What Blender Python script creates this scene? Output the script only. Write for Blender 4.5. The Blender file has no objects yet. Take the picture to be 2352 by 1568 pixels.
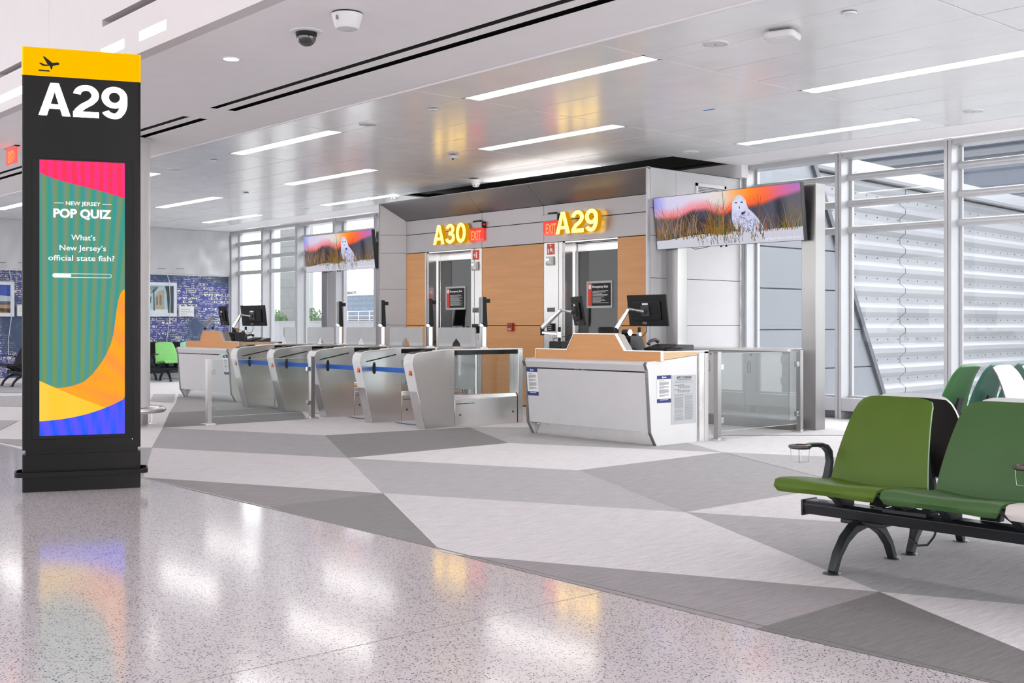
import bpy, bmesh, math, random
from mathutils import Vector, Matrix
random.seed(7)
S = bpy.context.scene
COL = S.collection
PI = math.pi

# ------------------------------------------------------------------ camera, world, exposure
cam_d = bpy.data.cameras.new('camera'); cam = bpy.data.objects.new('camera', cam_d); COL.objects.link(cam)
cam.location = (0, 0, 1.27)
cam.rotation_euler = (PI/2, 0, math.atan2(.7507, .6607))
cam_d.sensor_width = 36; cam_d.lens = 2637/2352*36; cam_d.shift_y = -37/2352
cam_d.clip_end = 1000
S.camera = cam
SKY_BACK = 1.55; SKY_FRONT = 7.5
W = bpy.data.worlds.new('overcast_sky'); S.world = W; W.use_nodes = True
wn = W.node_tree.nodes; wl = W.node_tree.links
wbg = wn['Background']; wbg.inputs[0].default_value = (0.97, 0.985, 1.0, 1); # thin overcast, brightest on the airfield side (+y) where the veiled sun stands
_tc = wn.new('ShaderNodeTexCoord'); _sx = wn.new('ShaderNodeSeparateXYZ'); wl.new(_tc.outputs['Generated'], _sx.inputs[0])
_mr = wn.new('ShaderNodeMapRange'); _mr.inputs[1].default_value = -.35; _mr.inputs[2].default_value = .9; _mr.inputs[3].default_value = SKY_BACK; _mr.inputs[4].default_value = SKY_FRONT
wl.new(_sx.outputs[1], _mr.inputs[0]); wl.new(_mr.outputs[0], wbg.inputs[1])
S.view_settings.view_transform = 'Standard'; S.view_settings.look = 'None'
S.view_settings.gamma = 1; S.view_settings.use_curve_mapping = False
EXPOSURE = .5
S.view_settings.exposure = EXPOSURE
SCREEN = 2**-EXPOSURE      # screens and signs are matched to the camera exposure
LAMP = 9.0          # linear ceiling lamps

# ------------------------------------------------------------------ helpers
def lin(c):
    c = c/255.0
    return c/12.92 if c <= .04045 else ((c+.055)/1.055)**2.4
def rgb(t): return (lin(t[0]), lin(t[1]), lin(t[2]), 1)

MATS = {}
def mat(name, col, rough=.5, metal=0.0, spec=.5, var=.05, scale=6.0, stretch=None, bump=0.0, rvar=0.0, coat=0.0):
    """principled material whose colour and roughness carry a little procedural noise"""
    m = bpy.data.materials.new(name); m.use_nodes = True
    nt = m.node_tree; n = nt.nodes; l = nt.links; b = n['Principled BSDF']
    c = rgb(col)
    tc = n.new('ShaderNodeTexCoord'); mp = n.new('ShaderNodeMapping'); nz = n.new('ShaderNodeTexNoise')
    l.new(tc.outputs['Object'], mp.inputs[0]); l.new(mp.outputs[0], nz.inputs['Vector'])
    if stretch: mp.inputs['Scale'].default_value = stretch
    nz.inputs['Scale'].default_value = scale; nz.inputs['Detail'].default_value = 3
    r = n.new('ShaderNodeValToRGB'); l.new(nz.outputs[0], r.inputs[0])
    r.color_ramp.elements[0].position = .3; r.color_ramp.elements[1].position = .7
    r.color_ramp.elements[0].color = tuple(x*(1-var) for x in c[:3])+(1,)
    r.color_ramp.elements[1].color = tuple(min(1, x*(1+var)) for x in c[:3])+(1,)
    l.new(r.outputs[0], b.inputs['Base Color'])
    b.inputs['Roughness'].default_value = rough; b.inputs['Metallic'].default_value = metal
    b.inputs['Specular IOR Level'].default_value = spec
    if coat: b.inputs['Coat Weight'].default_value = coat; b.inputs['Coat Roughness'].default_value = .1
    if rvar:
        mr = n.new('ShaderNodeMapRange'); l.new(nz.outputs[0], mr.inputs[0])
        mr.inputs[3].default_value = max(0, rough-rvar); mr.inputs[4].default_value = rough+rvar
        l.new(mr.outputs[0], b.inputs['Roughness'])
    if bump:
        bp = n.new('ShaderNodeBump'); bp.inputs['Strength'].default_value = bump; bp.inputs['Distance'].default_value = .01
        l.new(nz.outputs[0], bp.inputs['Height']); l.new(bp.outputs[0], b.inputs['Normal'])
    MATS[name] = m; return m

def emit(name, col, strength):
    m = bpy.data.materials.new(name); m.use_nodes = True
    n = m.node_tree.nodes; n.remove(n['Principled BSDF'])
    e = n.new('ShaderNodeEmission'); e.inputs[0].default_value = rgb(col); e.inputs[1].default_value = strength
    m.node_tree.links.new(e.outputs[0], n['Material Output'].inputs[0]); return m

def attr_emit(name, strength, gloss=.04):
    """lit picture: emission from the mesh's own colours under a faint glossy sheet"""
    m = bpy.data.materials.new(name); m.use_nodes = True
    n = m.node_tree.nodes; l = m.node_tree.links; b = n['Principled BSDF']
    a = n.new('ShaderNodeAttribute'); a.attribute_name = 'Col'
    b.inputs['Base Color'].default_value = (.01, .01, .01, 1); b.inputs['Roughness'].default_value = .2
    b.inputs['Specular IOR Level'].default_value = gloss
    l.new(a.outputs['Color'], b.inputs['Emission Color']); b.inputs['Emission Strength'].default_value = strength
    return m
def attr_matte(name, rough=.5):
    m = bpy.data.materials.new(name); m.use_nodes = True
    n = m.node_tree.nodes; a = n.new('ShaderNodeAttribute'); a.attribute_name = 'Col'
    b = n['Principled BSDF']; b.inputs['Roughness'].default_value = rough
    m.node_tree.links.new(a.outputs['Color'], b.inputs['Base Color']); return m

def glass(name, tint=(255, 255, 255), refl=1.0, rough=0.0, haze=0.0, hazecol=(200, 200, 205)):
    """thin sheet: clear transmission plus fresnel reflection (and a little frosted haze)"""
    m = bpy.data.materials.new(name); m.use_nodes = True
    n = m.node_tree.nodes; l = m.node_tree.links; n.remove(n['Principled BSDF'])
    t = n.new('ShaderNodeBsdfTransparent'); t.inputs[0].default_value = rgb(tint)
    g = n.new('ShaderNodeBsdfGlossy'); g.inputs['Roughness'].default_value = rough; g.inputs[0].default_value = (.95, .97, 1, 1)
    ge = n.new('ShaderNodeNewGeometry'); dt = n.new('ShaderNodeVectorMath'); dt.operation = 'DOT_PRODUCT'
    l.new(ge.outputs['Normal'], dt.inputs[0]); l.new(ge.outputs['Incoming'], dt.inputs[1])
    ab = n.new('ShaderNodeMath'); ab.operation = 'ABSOLUTE'; l.new(dt.outputs['Value'], ab.inputs[0])
    om = n.new('ShaderNodeMath'); om.operation = 'SUBTRACT'; om.inputs[0].default_value = 1; om.use_clamp = True; l.new(ab.outputs[0], om.inputs[1])
    pw = n.new('ShaderNodeMath'); pw.operation = 'POWER'; pw.inputs[1].default_value = 5; l.new(om.outputs[0], pw.inputs[0])
    mu = n.new('ShaderNodeMath'); mu.operation = 'MULTIPLY_ADD'; mu.inputs[1].default_value = .92*refl; mu.inputs[2].default_value = .05*refl; l.new(pw.outputs[0], mu.inputs[0])
    mx = n.new('ShaderNodeMixShader'); l.new(mu.outputs[0], mx.inputs[0])
    src = t.outputs[0]
    if haze:
        d = n.new('ShaderNodeBsdfDiffuse'); d.inputs[0].default_value = rgb(hazecol)
        tr = n.new('ShaderNodeBsdfTranslucent'); tr.inputs[0].default_value = rgb(hazecol)
        ad = n.new('ShaderNodeMixShader'); ad.inputs[0].default_value = .45; l.new(d.outputs[0], ad.inputs[1]); l.new(tr.outputs[0], ad.inputs[2])
        nz = n.new('ShaderNodeTexNoise'); nz.inputs['Scale'].default_value = 2.0
        mr = n.new('ShaderNodeMapRange'); mr.inputs[3].default_value = haze*.9; mr.inputs[4].default_value = min(1, haze*1.1); l.new(nz.outputs[0], mr.inputs[0])
        m2 = n.new('ShaderNodeMixShader'); l.new(mr.outputs[0], m2.inputs[0]); l.new(t.outputs[0], m2.inputs[1]); l.new(ad.outputs[0], m2.inputs[2])
        src = m2.outputs[0]
    l.new(src, mx.inputs[1]); l.new(g.outputs[0], mx.inputs[2])
    l.new(mx.outputs[0], n['Material Output'].inputs[0]); return m

class MB:
    """collects shapes into ONE mesh"""
    def __init__(s): s.v = []; s.f = []; s.m = []; s.c = {}
    def add(s, vs, fs, mi=0, col=None):
        o = len(s.v); s.v += [Vector(v) for v in vs]
        for f in fs:
            s.f.append([i+o for i in f]); s.m.append(mi)
        if col is not None:
            for i in range(len(vs)): s.c[o+i] = col[i] if isinstance(col, list) else col
        return s
    def box(s, a, b, mi=0, M=None):
        x0, y0, z0 = a; x1, y1, z1 = b
        v = [Vector(p) for p in ((x0,y0,z0),(x1,y0,z0),(x1,y1,z0),(x0,y1,z0),(x0,y0,z1),(x1,y0,z1),(x1,y1,z1),(x0,y1,z1))]
        if M: v = [M @ p for p in v]
        return s.add(v, [(3,2,1,0),(4,5,6,7),(0,1,5,4),(1,2,6,5),(2,3,7,6),(3,0,4,7)], mi)
    def cbox(s, c, d, mi=0, M=None):
        return s.box([c[i]-d[i]/2 for i in range(3)], [c[i]+d[i]/2 for i in range(3)], mi, M)
    def prism(s, poly, axis, lo, hi, mi=0, M=None):
        """poly = 2D points in the two other axes (order x,y,z), extruded along axis"""
        def p3(p, t):
            if axis == 'x': return Vector((t, p[0], p[1]))
            if axis == 'y': return Vector((p[0], t, p[1]))
            return Vector((p[0], p[1], t))
        n = len(poly); v = [p3(p, lo) for p in poly]+[p3(p, hi) for p in poly]
        if M: v = [M @ p for p in v]
        f = [list(range(n))[::-1], list(range(n, 2*n))]+[(i, (i+1) % n, n+(i+1) % n, n+i) for i in range(n)]
        return s.add(v, f, mi)
    def poly(s, pts, mi=0, col=None): return s.add(pts, [list(range(len(pts)))], mi, col)
    def cyl(s, p0, p1, r0, r1=None, n=20, mi=0, caps=True):
        r1 = r0 if r1 is None else r1
        p0 = Vector(p0); p1 = Vector(p1); d = (p1-p0).normalized()
        u = d.orthogonal().normalized(); w = d.cross(u)
        v = [p0+(u*math.cos(2*PI*i/n)+w*math.sin(2*PI*i/n))*r0 for i in range(n)]+[p1+(u*math.cos(2*PI*i/n)+w*math.sin(2*PI*i/n))*r1 for i in range(n)]
        f = [(i, (i+1) % n, n+(i+1) % n, n+i) for i in range(n)]
        if caps: f += [list(range(n))[::-1], list(range(n, 2*n))]
        return s.add(v, f, mi)
    def lathe(s, prof, c=(0,0,0), n=28, mi=0, M=None):
        v = []; f = []; k = len(prof)
        for i in range(n):
            a = 2*PI*i/n
            for r, z in prof:
                p = Vector((c[0]+r*math.cos(a), c[1]+r*math.sin(a), c[2]+z)); v.append(M @ p if M else p)
        for i in range(n):
            for j in range(k-1):
                f.append((i*k+j, ((i+1) % n)*k+j, ((i+1) % n)*k+j+1, i*k+j+1))
        return s.add(v, f, mi)
    def tube(s, pts, r, n=8, mi=0, closed=False, flat=None, up=None):
        """swept tube; r number or list; flat=(a,b) gives an elliptical section, a across 'up'-normal"""
        P = [Vector(p) for p in pts]; k = len(P); R = r if isinstance(r, list) else [r]*k
        v = []; f = []; pu = Vector(up) if up else None
        for i in range(k):
            if closed: d = (P[(i+1) % k]-P[i-1]).normalized()
            else: d = (P[min(i+1, k-1)]-P[max(i-1, 0)]).normalized()
            if pu is None: pu = d.orthogonal()
            u = (pu-d*pu.dot(d)).normalized(); w = d.cross(u)
            if not up: pu = u
            for j in range(n):
                a = 2*PI*j/n
                fa, fb = flat if flat else (1, 1)
                v.append(P[i]+(u*math.cos(a)*fa+w*math.sin(a)*fb)*R[i])
        for i in range(k if closed else k-1):
            for j in range(n):
                a = i*n+j; b = i*n+(j+1) % n; c = ((i+1) % k)*n
                f.append((a, b, c+(j+1) % n, c+j))
        if not closed: f += [list(range(n))[::-1], [(k-1)*n+j for j in range(n)]]
        return s.add(v, f, mi)
    def bar(s, pts, w, h, side, mi=0):
        """rectangular section swept along pts; side = direction of width"""
        P = [Vector(p) for p in pts]; k = len(P); sd = Vector(side).normalized(); v = []; f = []
        W_ = w if isinstance(w, list) else [w]*k; H_ = h if isinstance(h, list) else [h]*k
        for i in range(k):
            d = (P[min(i+1, k-1)]-P[max(i-1, 0)]).normalized(); nn = sd.cross(d).normalized()
            for a, b in ((-1,-1),(1,-1),(1,1),(-1,1)): v.append(P[i]+sd*a*W_[i]/2+nn*b*H_[i]/2)
        for i in range(k-1):
            for j in range(4): f.append((i*4+j, i*4+(j+1) % 4, (i+1)*4+(j+1) % 4, (i+1)*4+j))
        f += [(3,2,1,0), tuple((k-1)*4+j for j in range(4))]
        return s.add(v, f, mi)
    def text(s, t, o, xd, up, h=None, w=None, align='l', depth=.002, bold=0.0, mi=0, col=None):
        """lettering: cap height h (or fitted width w), centred/left at o on the plane xd,up"""
        cu = bpy.data.curves.new('t', 'FONT'); cu.body = t; cu.size = 1; cu.extrude = .5; cu.offset = bold; cu.resolution_u = 3
        ob = bpy.data.objects.new('t', cu); COL.objects.link(ob)
        dg = bpy.context.evaluated_depsgraph_get(); me = bpy.data.meshes.new_from_object(ob.evaluated_get(dg))
        vs = [v.co.copy() for v in me.vertices]; fs = [list(p.vertices) for p in me.polygons]
        bpy.data.objects.remove(ob); bpy.data.curves.remove(cu); bpy.data.meshes.remove(me)
        if not vs: return s
        x0 = min(v.x for v in vs); x1 = max(v.x for v in vs); y0 = min(v.y for v in vs); y1 = max(v.y for v in vs)
        sy = h/.73 if h else None; sx = w/(x1-x0) if w else None
        if sy is None: sy = sx
        if sx is None: sx = sy
        off = {'l': x0, 'c': (x0+x1)/2, 'r': x1}[align]
        xd = Vector(xd).normalized(); up = Vector(up).normalized(); nn = xd.cross(up); o = Vector(o)
        pts = [o+xd*(v.x-off)*sx+up*v.y*sy+nn*(v.z+.5)*depth for v in vs]
        return s.add(pts, fs, mi, col)
    def build(s, name, mats, parent=None, bevel=0, smooth=False, seg=2, kind=None, angle=40):
        me = bpy.data.meshes.new(name); me.from_pydata([tuple(v) for v in s.v], [], s.f); me.update()
        if not isinstance(mats, (list, tuple)): mats = [mats]
        for m in mats: me.materials.append(m)
        me.polygons.foreach_set('material_index', s.m)
        if s.c:
            ca = me.color_attributes.new('Col', 'FLOAT_COLOR', 'POINT')
            for i in range(len(s.v)):
                c = s.c.get(i, (255, 255, 255)); ca.data[i].color = rgb(c)
        bm = bmesh.new(); bm.from_mesh(me); bmesh.ops.recalc_face_normals(bm, faces=bm.faces); bm.to_mesh(me); bm.free()
        o = bpy.data.objects.new(name, me); COL.objects.link(o)
        if bevel:
            b = o.modifiers.new('b', 'BEVEL'); b.width = bevel; b.segments = seg; b.limit_method = 'ANGLE'; b.angle_limit = math.radians(35)
        if smooth or bevel:
            me.polygons.foreach_set('use_smooth', [True]*len(me.polygons))
            try: me.set_sharp_from_angle(angle=math.radians(angle))
            except Exception: pass
        if parent is not None:
            o.parent = parent
            if parent.get('_world'): o.location = -Vector(parent['_base'])
        if kind: o['kind'] = kind
        return o

def thing(name, label, cat, loc=(0,0,0), rz=0, group=None, world=False):
    o = bpy.data.objects.new(name, None); COL.objects.link(o); o.location = loc; o.rotation_euler = (0, 0, rz)
    o.empty_display_size = .1
    o['label'] = label; o['category'] = cat
    if group: o['group'] = group
    if world: o['_world'] = 1; o['_base'] = list(loc)
    return o
def tag(o, label, cat, group=None):
    o['label'] = label; o['category'] = cat
    if group: o['group'] = group
    return o
def struct(o, label=None):
    o['kind'] = 'structure'
    if label: o['label'] = label
    return o
def kids(o): return [c for c in COL.objects if c.parent == o]
def dup(o, loc=None, rz=None, label=None, parent=None):
    c = o.copy(); COL.objects.link(c)
    if parent is not None: c.parent = parent
    if loc is not None: c.location = loc
    if rz is not None: c.rotation_euler = (0, 0, rz)
    if label: c['label'] = label
    for ch in kids(o): dup(ch, parent=c)
    return c
def rrect(x0, y0, x1, y1, r, n=5):
    out = []
    for cx, cy, a0 in ((x1-r, y1-r, 0), (x0+r, y1-r, 90), (x0+r, y0+r, 180), (x1-r, y0+r, 270)):
        for i in range(n+1):
            a = math.radians(a0+90*i/n); out.append((cx+r*math.cos(a), cy+r*math.sin(a)))
    return out

# ------------------------------------------------------------------ materials
M_white = mat('white_paint', (226, 224, 226), .55, var=.02)
M_gyp = mat('white_gypsum', (240, 236, 238), .6, var=.015)
M_ceil = mat('white_metal_ceiling', (236, 236, 237), .2, spec=.6, var=.02, scale=3, rvar=.04, bump=.02)
M_dark = mat('dark_void', (26, 24, 24), .7)
M_black = mat('black_plastic', (22, 21, 23), .45, spec=.28, var=.15)
M_blackg = mat('black_gloss', (18, 18, 20), .12)
M_pyl = mat('pylon_black', (16, 13, 13), .34, spec=.18, var=.08, rvar=.05)
M_steel = mat('brushed_steel', (214, 212, 212), .26, 1.0, var=.015, scale=3, stretch=(1, 1, 60), rvar=.02)
M_steelv = mat('brushed_steel_upright', (230, 228, 227), .22, 1.0, var=.02, scale=4, stretch=(40, 40, .6), rvar=.04)
M_post = mat('post_steel', (168, 166, 165), .3, 1.0, var=.03, scale=4, stretch=(40, 40, .6), rvar=.05)
M_steeld = mat('dark_brushed_steel', (150, 146, 144), .32, 1.0, var=.06, scale=4, stretch=(1, 1, 30), rvar=.05)
M_chrome = mat('polished_steel', (190, 190, 191), .16, 1.0, var=.02)
M_alu = mat('grey_aluminium_panel', (176, 172, 174), .42, .55, var=.025, scale=2)
M_alud = mat('dark_aluminium_panel', (150, 148, 150), .3, .75, var=.03, scale=2)
M_wood = mat('maple_panel', (212, 152, 94), .36, var=.06, scale=1.3, stretch=(1.0, 1.0, 14))
M_woodd = mat('maple_desk', (208, 146, 88), .36, var=.04, scale=2.0, stretch=(1.2, 1.2, 14))
M_lam = mat('white_laminate', (200, 198, 200), .4, var=.015)
M_mull = mat('white_aluminium_frame', (192, 192, 195), .32, .25, var=.02)
M_mulld = mat('grey_aluminium_frame', (150, 150, 153), .35, .5, var=.03)
M_extw = mat('exterior_white_metal', (164, 165, 170), .38, .15, var=.03, scale=1.5)
M_extp = mat('exterior_grey_panel', (130, 133, 140), .4, .1, var=.02, scale=.7)
M_extd = mat('exterior_dark_edge', (88, 90, 98), .5)
M_screw = mat('screw_heads', (80, 80, 84), .5)
M_paper = mat('white_paper', (232, 232, 232), .7, var=.01)
M_navy = mat('navy_print', (38, 52, 112), .6)
M_ink = mat('grey_ink', (120, 120, 126), .7)
M_inkd = mat('dark_ink', (62, 62, 68), .7)
M_greyp = mat('silver_poster', (188, 190, 194), .5, var=.02)
M_red = mat('red_sign', (226, 62, 28), .45)
M_fire = mat('red_alarm', (170, 36, 28), .35)
M_wht = mat('white_print', (240, 240, 240), .5)
M_plast = mat('white_plastic', (222, 221, 222), .35, var=.01)
M_clear = glass('clear_glass', (246, 250, 249))
M_win = glass('window_glass', (208, 210, 211), refl=.9)
M_tint = glass('tinted_door_glass', (205, 200, 196), refl=1.0)
M_flap = glass('frosted_flap_glass', (222, 225, 226), refl=1.0, haze=.62, hazecol=(206, 206, 208))
M_acry = glass('exit_acrylic', (255, 170, 160), refl=.8, haze=.42, hazecol=(255, 120, 105))
_n = M_acry.node_tree.nodes; _l = M_acry.node_tree.links; _o = _n['Material Output']; _e = _n.new('ShaderNodeEmission'); _e.inputs[0].default_value = rgb((255, 70, 60)); _e.inputs[1].default_value = .30
_a = _n.new('ShaderNodeAddShader'); _l.new(_o.inputs[0].links[0].from_socket, _a.inputs[0]); _l.new(_e.outputs[0], _a.inputs[1]); _l.new(_a.outputs[0], _o.inputs[0])
M_lampe = emit('lamp_diffuser', (255, 252, 248), LAMP)
M_lampw = emit('fascia_lamp_diffuser', (255, 252, 248), 6.0)
M_letter = emit('yellow_letter_face', (255, 206, 78), 4.4)
M_lettere = emit('yellow_letter_edge', (235, 160, 12), .55)
M_wletter = emit('white_letter_face', (255, 255, 255), 3.2)
M_exit = emit('exit_letters', (255, 96, 60), 2.4)
M_redled = emit('orange_led', (255, 96, 30), 1.6)
M_scr = attr_emit('lit_screen', SCREEN)
M_pic = attr_matte('printed_picture', .35)
M_yel = mat('yellow_sign', (255, 194, 0), .4, var=.01)
M_yelE = emit('yellow_lit_header', (255, 193, 0), SCREEN)
M_blue = mat('blue_webbing', (20, 92, 186), .6, var=.08, scale=40)
M_decal = mat('navy_floor_decal', (38, 58, 150), .5)
M_tape = mat('blue_tape', (60, 130, 205), .6)
M_drkp = mat('charcoal_plastic', (58, 58, 61), .4, var=.06)
M_frame_b = mat('dark_bench_metal', (40, 42, 47), .36, .3, var=.1)
M_chairblk = mat('chair_back_black', (44, 39, 38), .5, var=.05)
M_chairwht = mat('chair_white', (222, 219, 220), .42, var=.02)
M_rim = mat('chair_rim_grey', (196, 198, 200), .4)
M_cable = mat('black_cable', (20, 20, 22), .5)
M_cblue = mat('blue_cable', (30, 100, 220), .5)
M_brass = mat('grey_label', (126, 126, 128), .5)

def carpet(name, col):
    m = bpy.data.materials.new(name); m.use_nodes = True
    n = m.node_tree.nodes; l = m.node_tree.links; b = n['Principled BSDF']; c = rgb(col)
    b.inputs['Roughness'].default_value = .92; b.inputs['Specular IOR Level'].default_value = .12
    tc = n.new('ShaderNodeTexCoord'); mp = n.new('ShaderNodeMapping'); mp.inputs['Scale'].default_value = (60, 5, 1)
    l.new(tc.outputs['Object'], mp.inputs[0])
    nz = n.new('ShaderNodeTexNoise'); nz.inputs['Scale'].default_value = 1; nz.inputs['Detail'].default_value = 4; nz.inputs['Roughness'].default_value = .7
    l.new(mp.outputs[0], nz.inputs['Vector'])
    n2 = n.new('ShaderNodeTexNoise'); n2.inputs['Scale'].default_value = 260; n2.inputs['Detail'].default_value = 2; l.new(tc.outputs['Object'], n2.inputs['Vector'])
    mx = n.new('ShaderNodeMath'); mx.operation = 'MULTIPLY_ADD'; mx.inputs[1].default_value = .45; l.new(n2.outputs[0], mx.inputs[0])
    m3 = n.new('ShaderNodeMath'); m3.operation = 'MULTIPLY'; m3.inputs[1].default_value = .6; l.new(nz.outputs[0], m3.inputs[0]); l.new(m3.outputs[0], mx.inputs[2])
    r = n.new('ShaderNodeValToRGB'); l.new(mx.outputs[0], r.inputs[0])
    r.color_ramp.elements[0].position = .36; r.color_ramp.elements[1].position = .62
    r.color_ramp.elements[0].color = tuple(x*.78 for x in c[:3])+(1,); r.color_ramp.elements[1].color = tuple(min(1, x*1.1) for x in c[:3])+(1,)
    l.new(r.outputs[0], b.inputs['Base Color'])
    bp = n.new('ShaderNodeBump'); bp.inputs['Strength'].default_value = .25; bp.inputs['Distance'].default_value = .003
    l.new(mx.outputs[0], bp.inputs['Height']); l.new(bp.outputs[0], b.inputs['Normal'])
    return m
CP = {k: carpet('carpet_'+k, c) for k, c in dict(light=(218, 215, 217), pale=(206, 202, 204), mid=(178, 176, 178), grey=(166, 164, 166), dark=(140, 138, 139), umber=(152, 147, 149), deep=(122, 120, 120)).items()}

def terrazzo():
    m = bpy.data.materials.new('terrazzo'); m.use_nodes = True
    n = m.node_tree.nodes; l = m.node_tree.links; b = n['Principled BSDF']
    tc = n.new('ShaderNodeTexCoord')
    def chips(scale, thr, soft=.02):
        v = n.new('ShaderNodeTexVoronoi'); v.inputs['Scale'].default_value = scale; l.new(tc.outputs['Object'], v.inputs['Vector'])
        sep = n.new('ShaderNodeSeparateColor'); l.new(v.outputs['Color'], sep.inputs[0])
        d = n.new('ShaderNodeMath'); d.operation = 'LESS_THAN'; d.inputs[1].default_value = .33; l.new(v.outputs['Distance'], d.inputs[0])
        k = n.new('ShaderNodeMath'); k.operation = 'LESS_THAN'; k.inputs[1].default_value = thr; l.new(sep.outputs[0], k.inputs[0])
        a = n.new('ShaderNodeMath'); a.operation = 'MULTIPLY'; l.new(d.outputs[0], a.inputs[0]); l.new(k.outputs[0], a.inputs[1])
        return a.outputs[0], sep.outputs[1]
    nz = n.new('ShaderNodeTexNoise'); nz.inputs['Scale'].default_value = 1.3; l.new(tc.outputs['Object'], nz.inputs['Vector'])
    base = n.new('ShaderNodeValToRGB'); l.new(nz.outputs[0], base.inputs[0])
    base.color_ramp.elements[0].color = rgb((192, 184, 186)); base.color_ramp.elements[1].color = rgb((202, 195, 196))
    cur = base.outputs[0]
    for sc, th, ca, cb in ((78, .42, (88, 92, 120), (52, 54, 76)), (120, .42, (128, 122, 140), (86, 88, 116)), (210, .5, (160, 152, 156), (206, 202, 202))):
        f, g = chips(sc, th)
        cr = n.new('ShaderNodeMix'); cr.data_type = 'RGBA'; l.new(g, cr.inputs[0]); cr.inputs[6].default_value = rgb(ca); cr.inputs[7].default_value = rgb(cb)
        mx = n.new('ShaderNodeMix'); mx.data_type = 'RGBA'; l.new(f, mx.inputs[0]); l.new(cur, mx.inputs[6]); l.new(cr.outputs[2], mx.inputs[7])
        cur = mx.outputs[2]
    l.new(cur, b.inputs['Base Color'])
    b.inputs['Roughness'].default_value = .11; b.inputs['Specular IOR Level'].default_value = .42
    n4 = n.new('ShaderNodeTexNoise'); n4.inputs['Scale'].default_value = 14; l.new(tc.outputs['Object'], n4.inputs['Vector'])
    bp = n.new('ShaderNodeBump'); bp.inputs['Strength'].default_value = .004; bp.inputs['Distance'].default_value = .01
    l.new(n4.outputs[0], bp.inputs['Height']); l.new(bp.outputs[0], b.inputs['Normal'])
    return m
M_terr = terrazzo()

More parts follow.
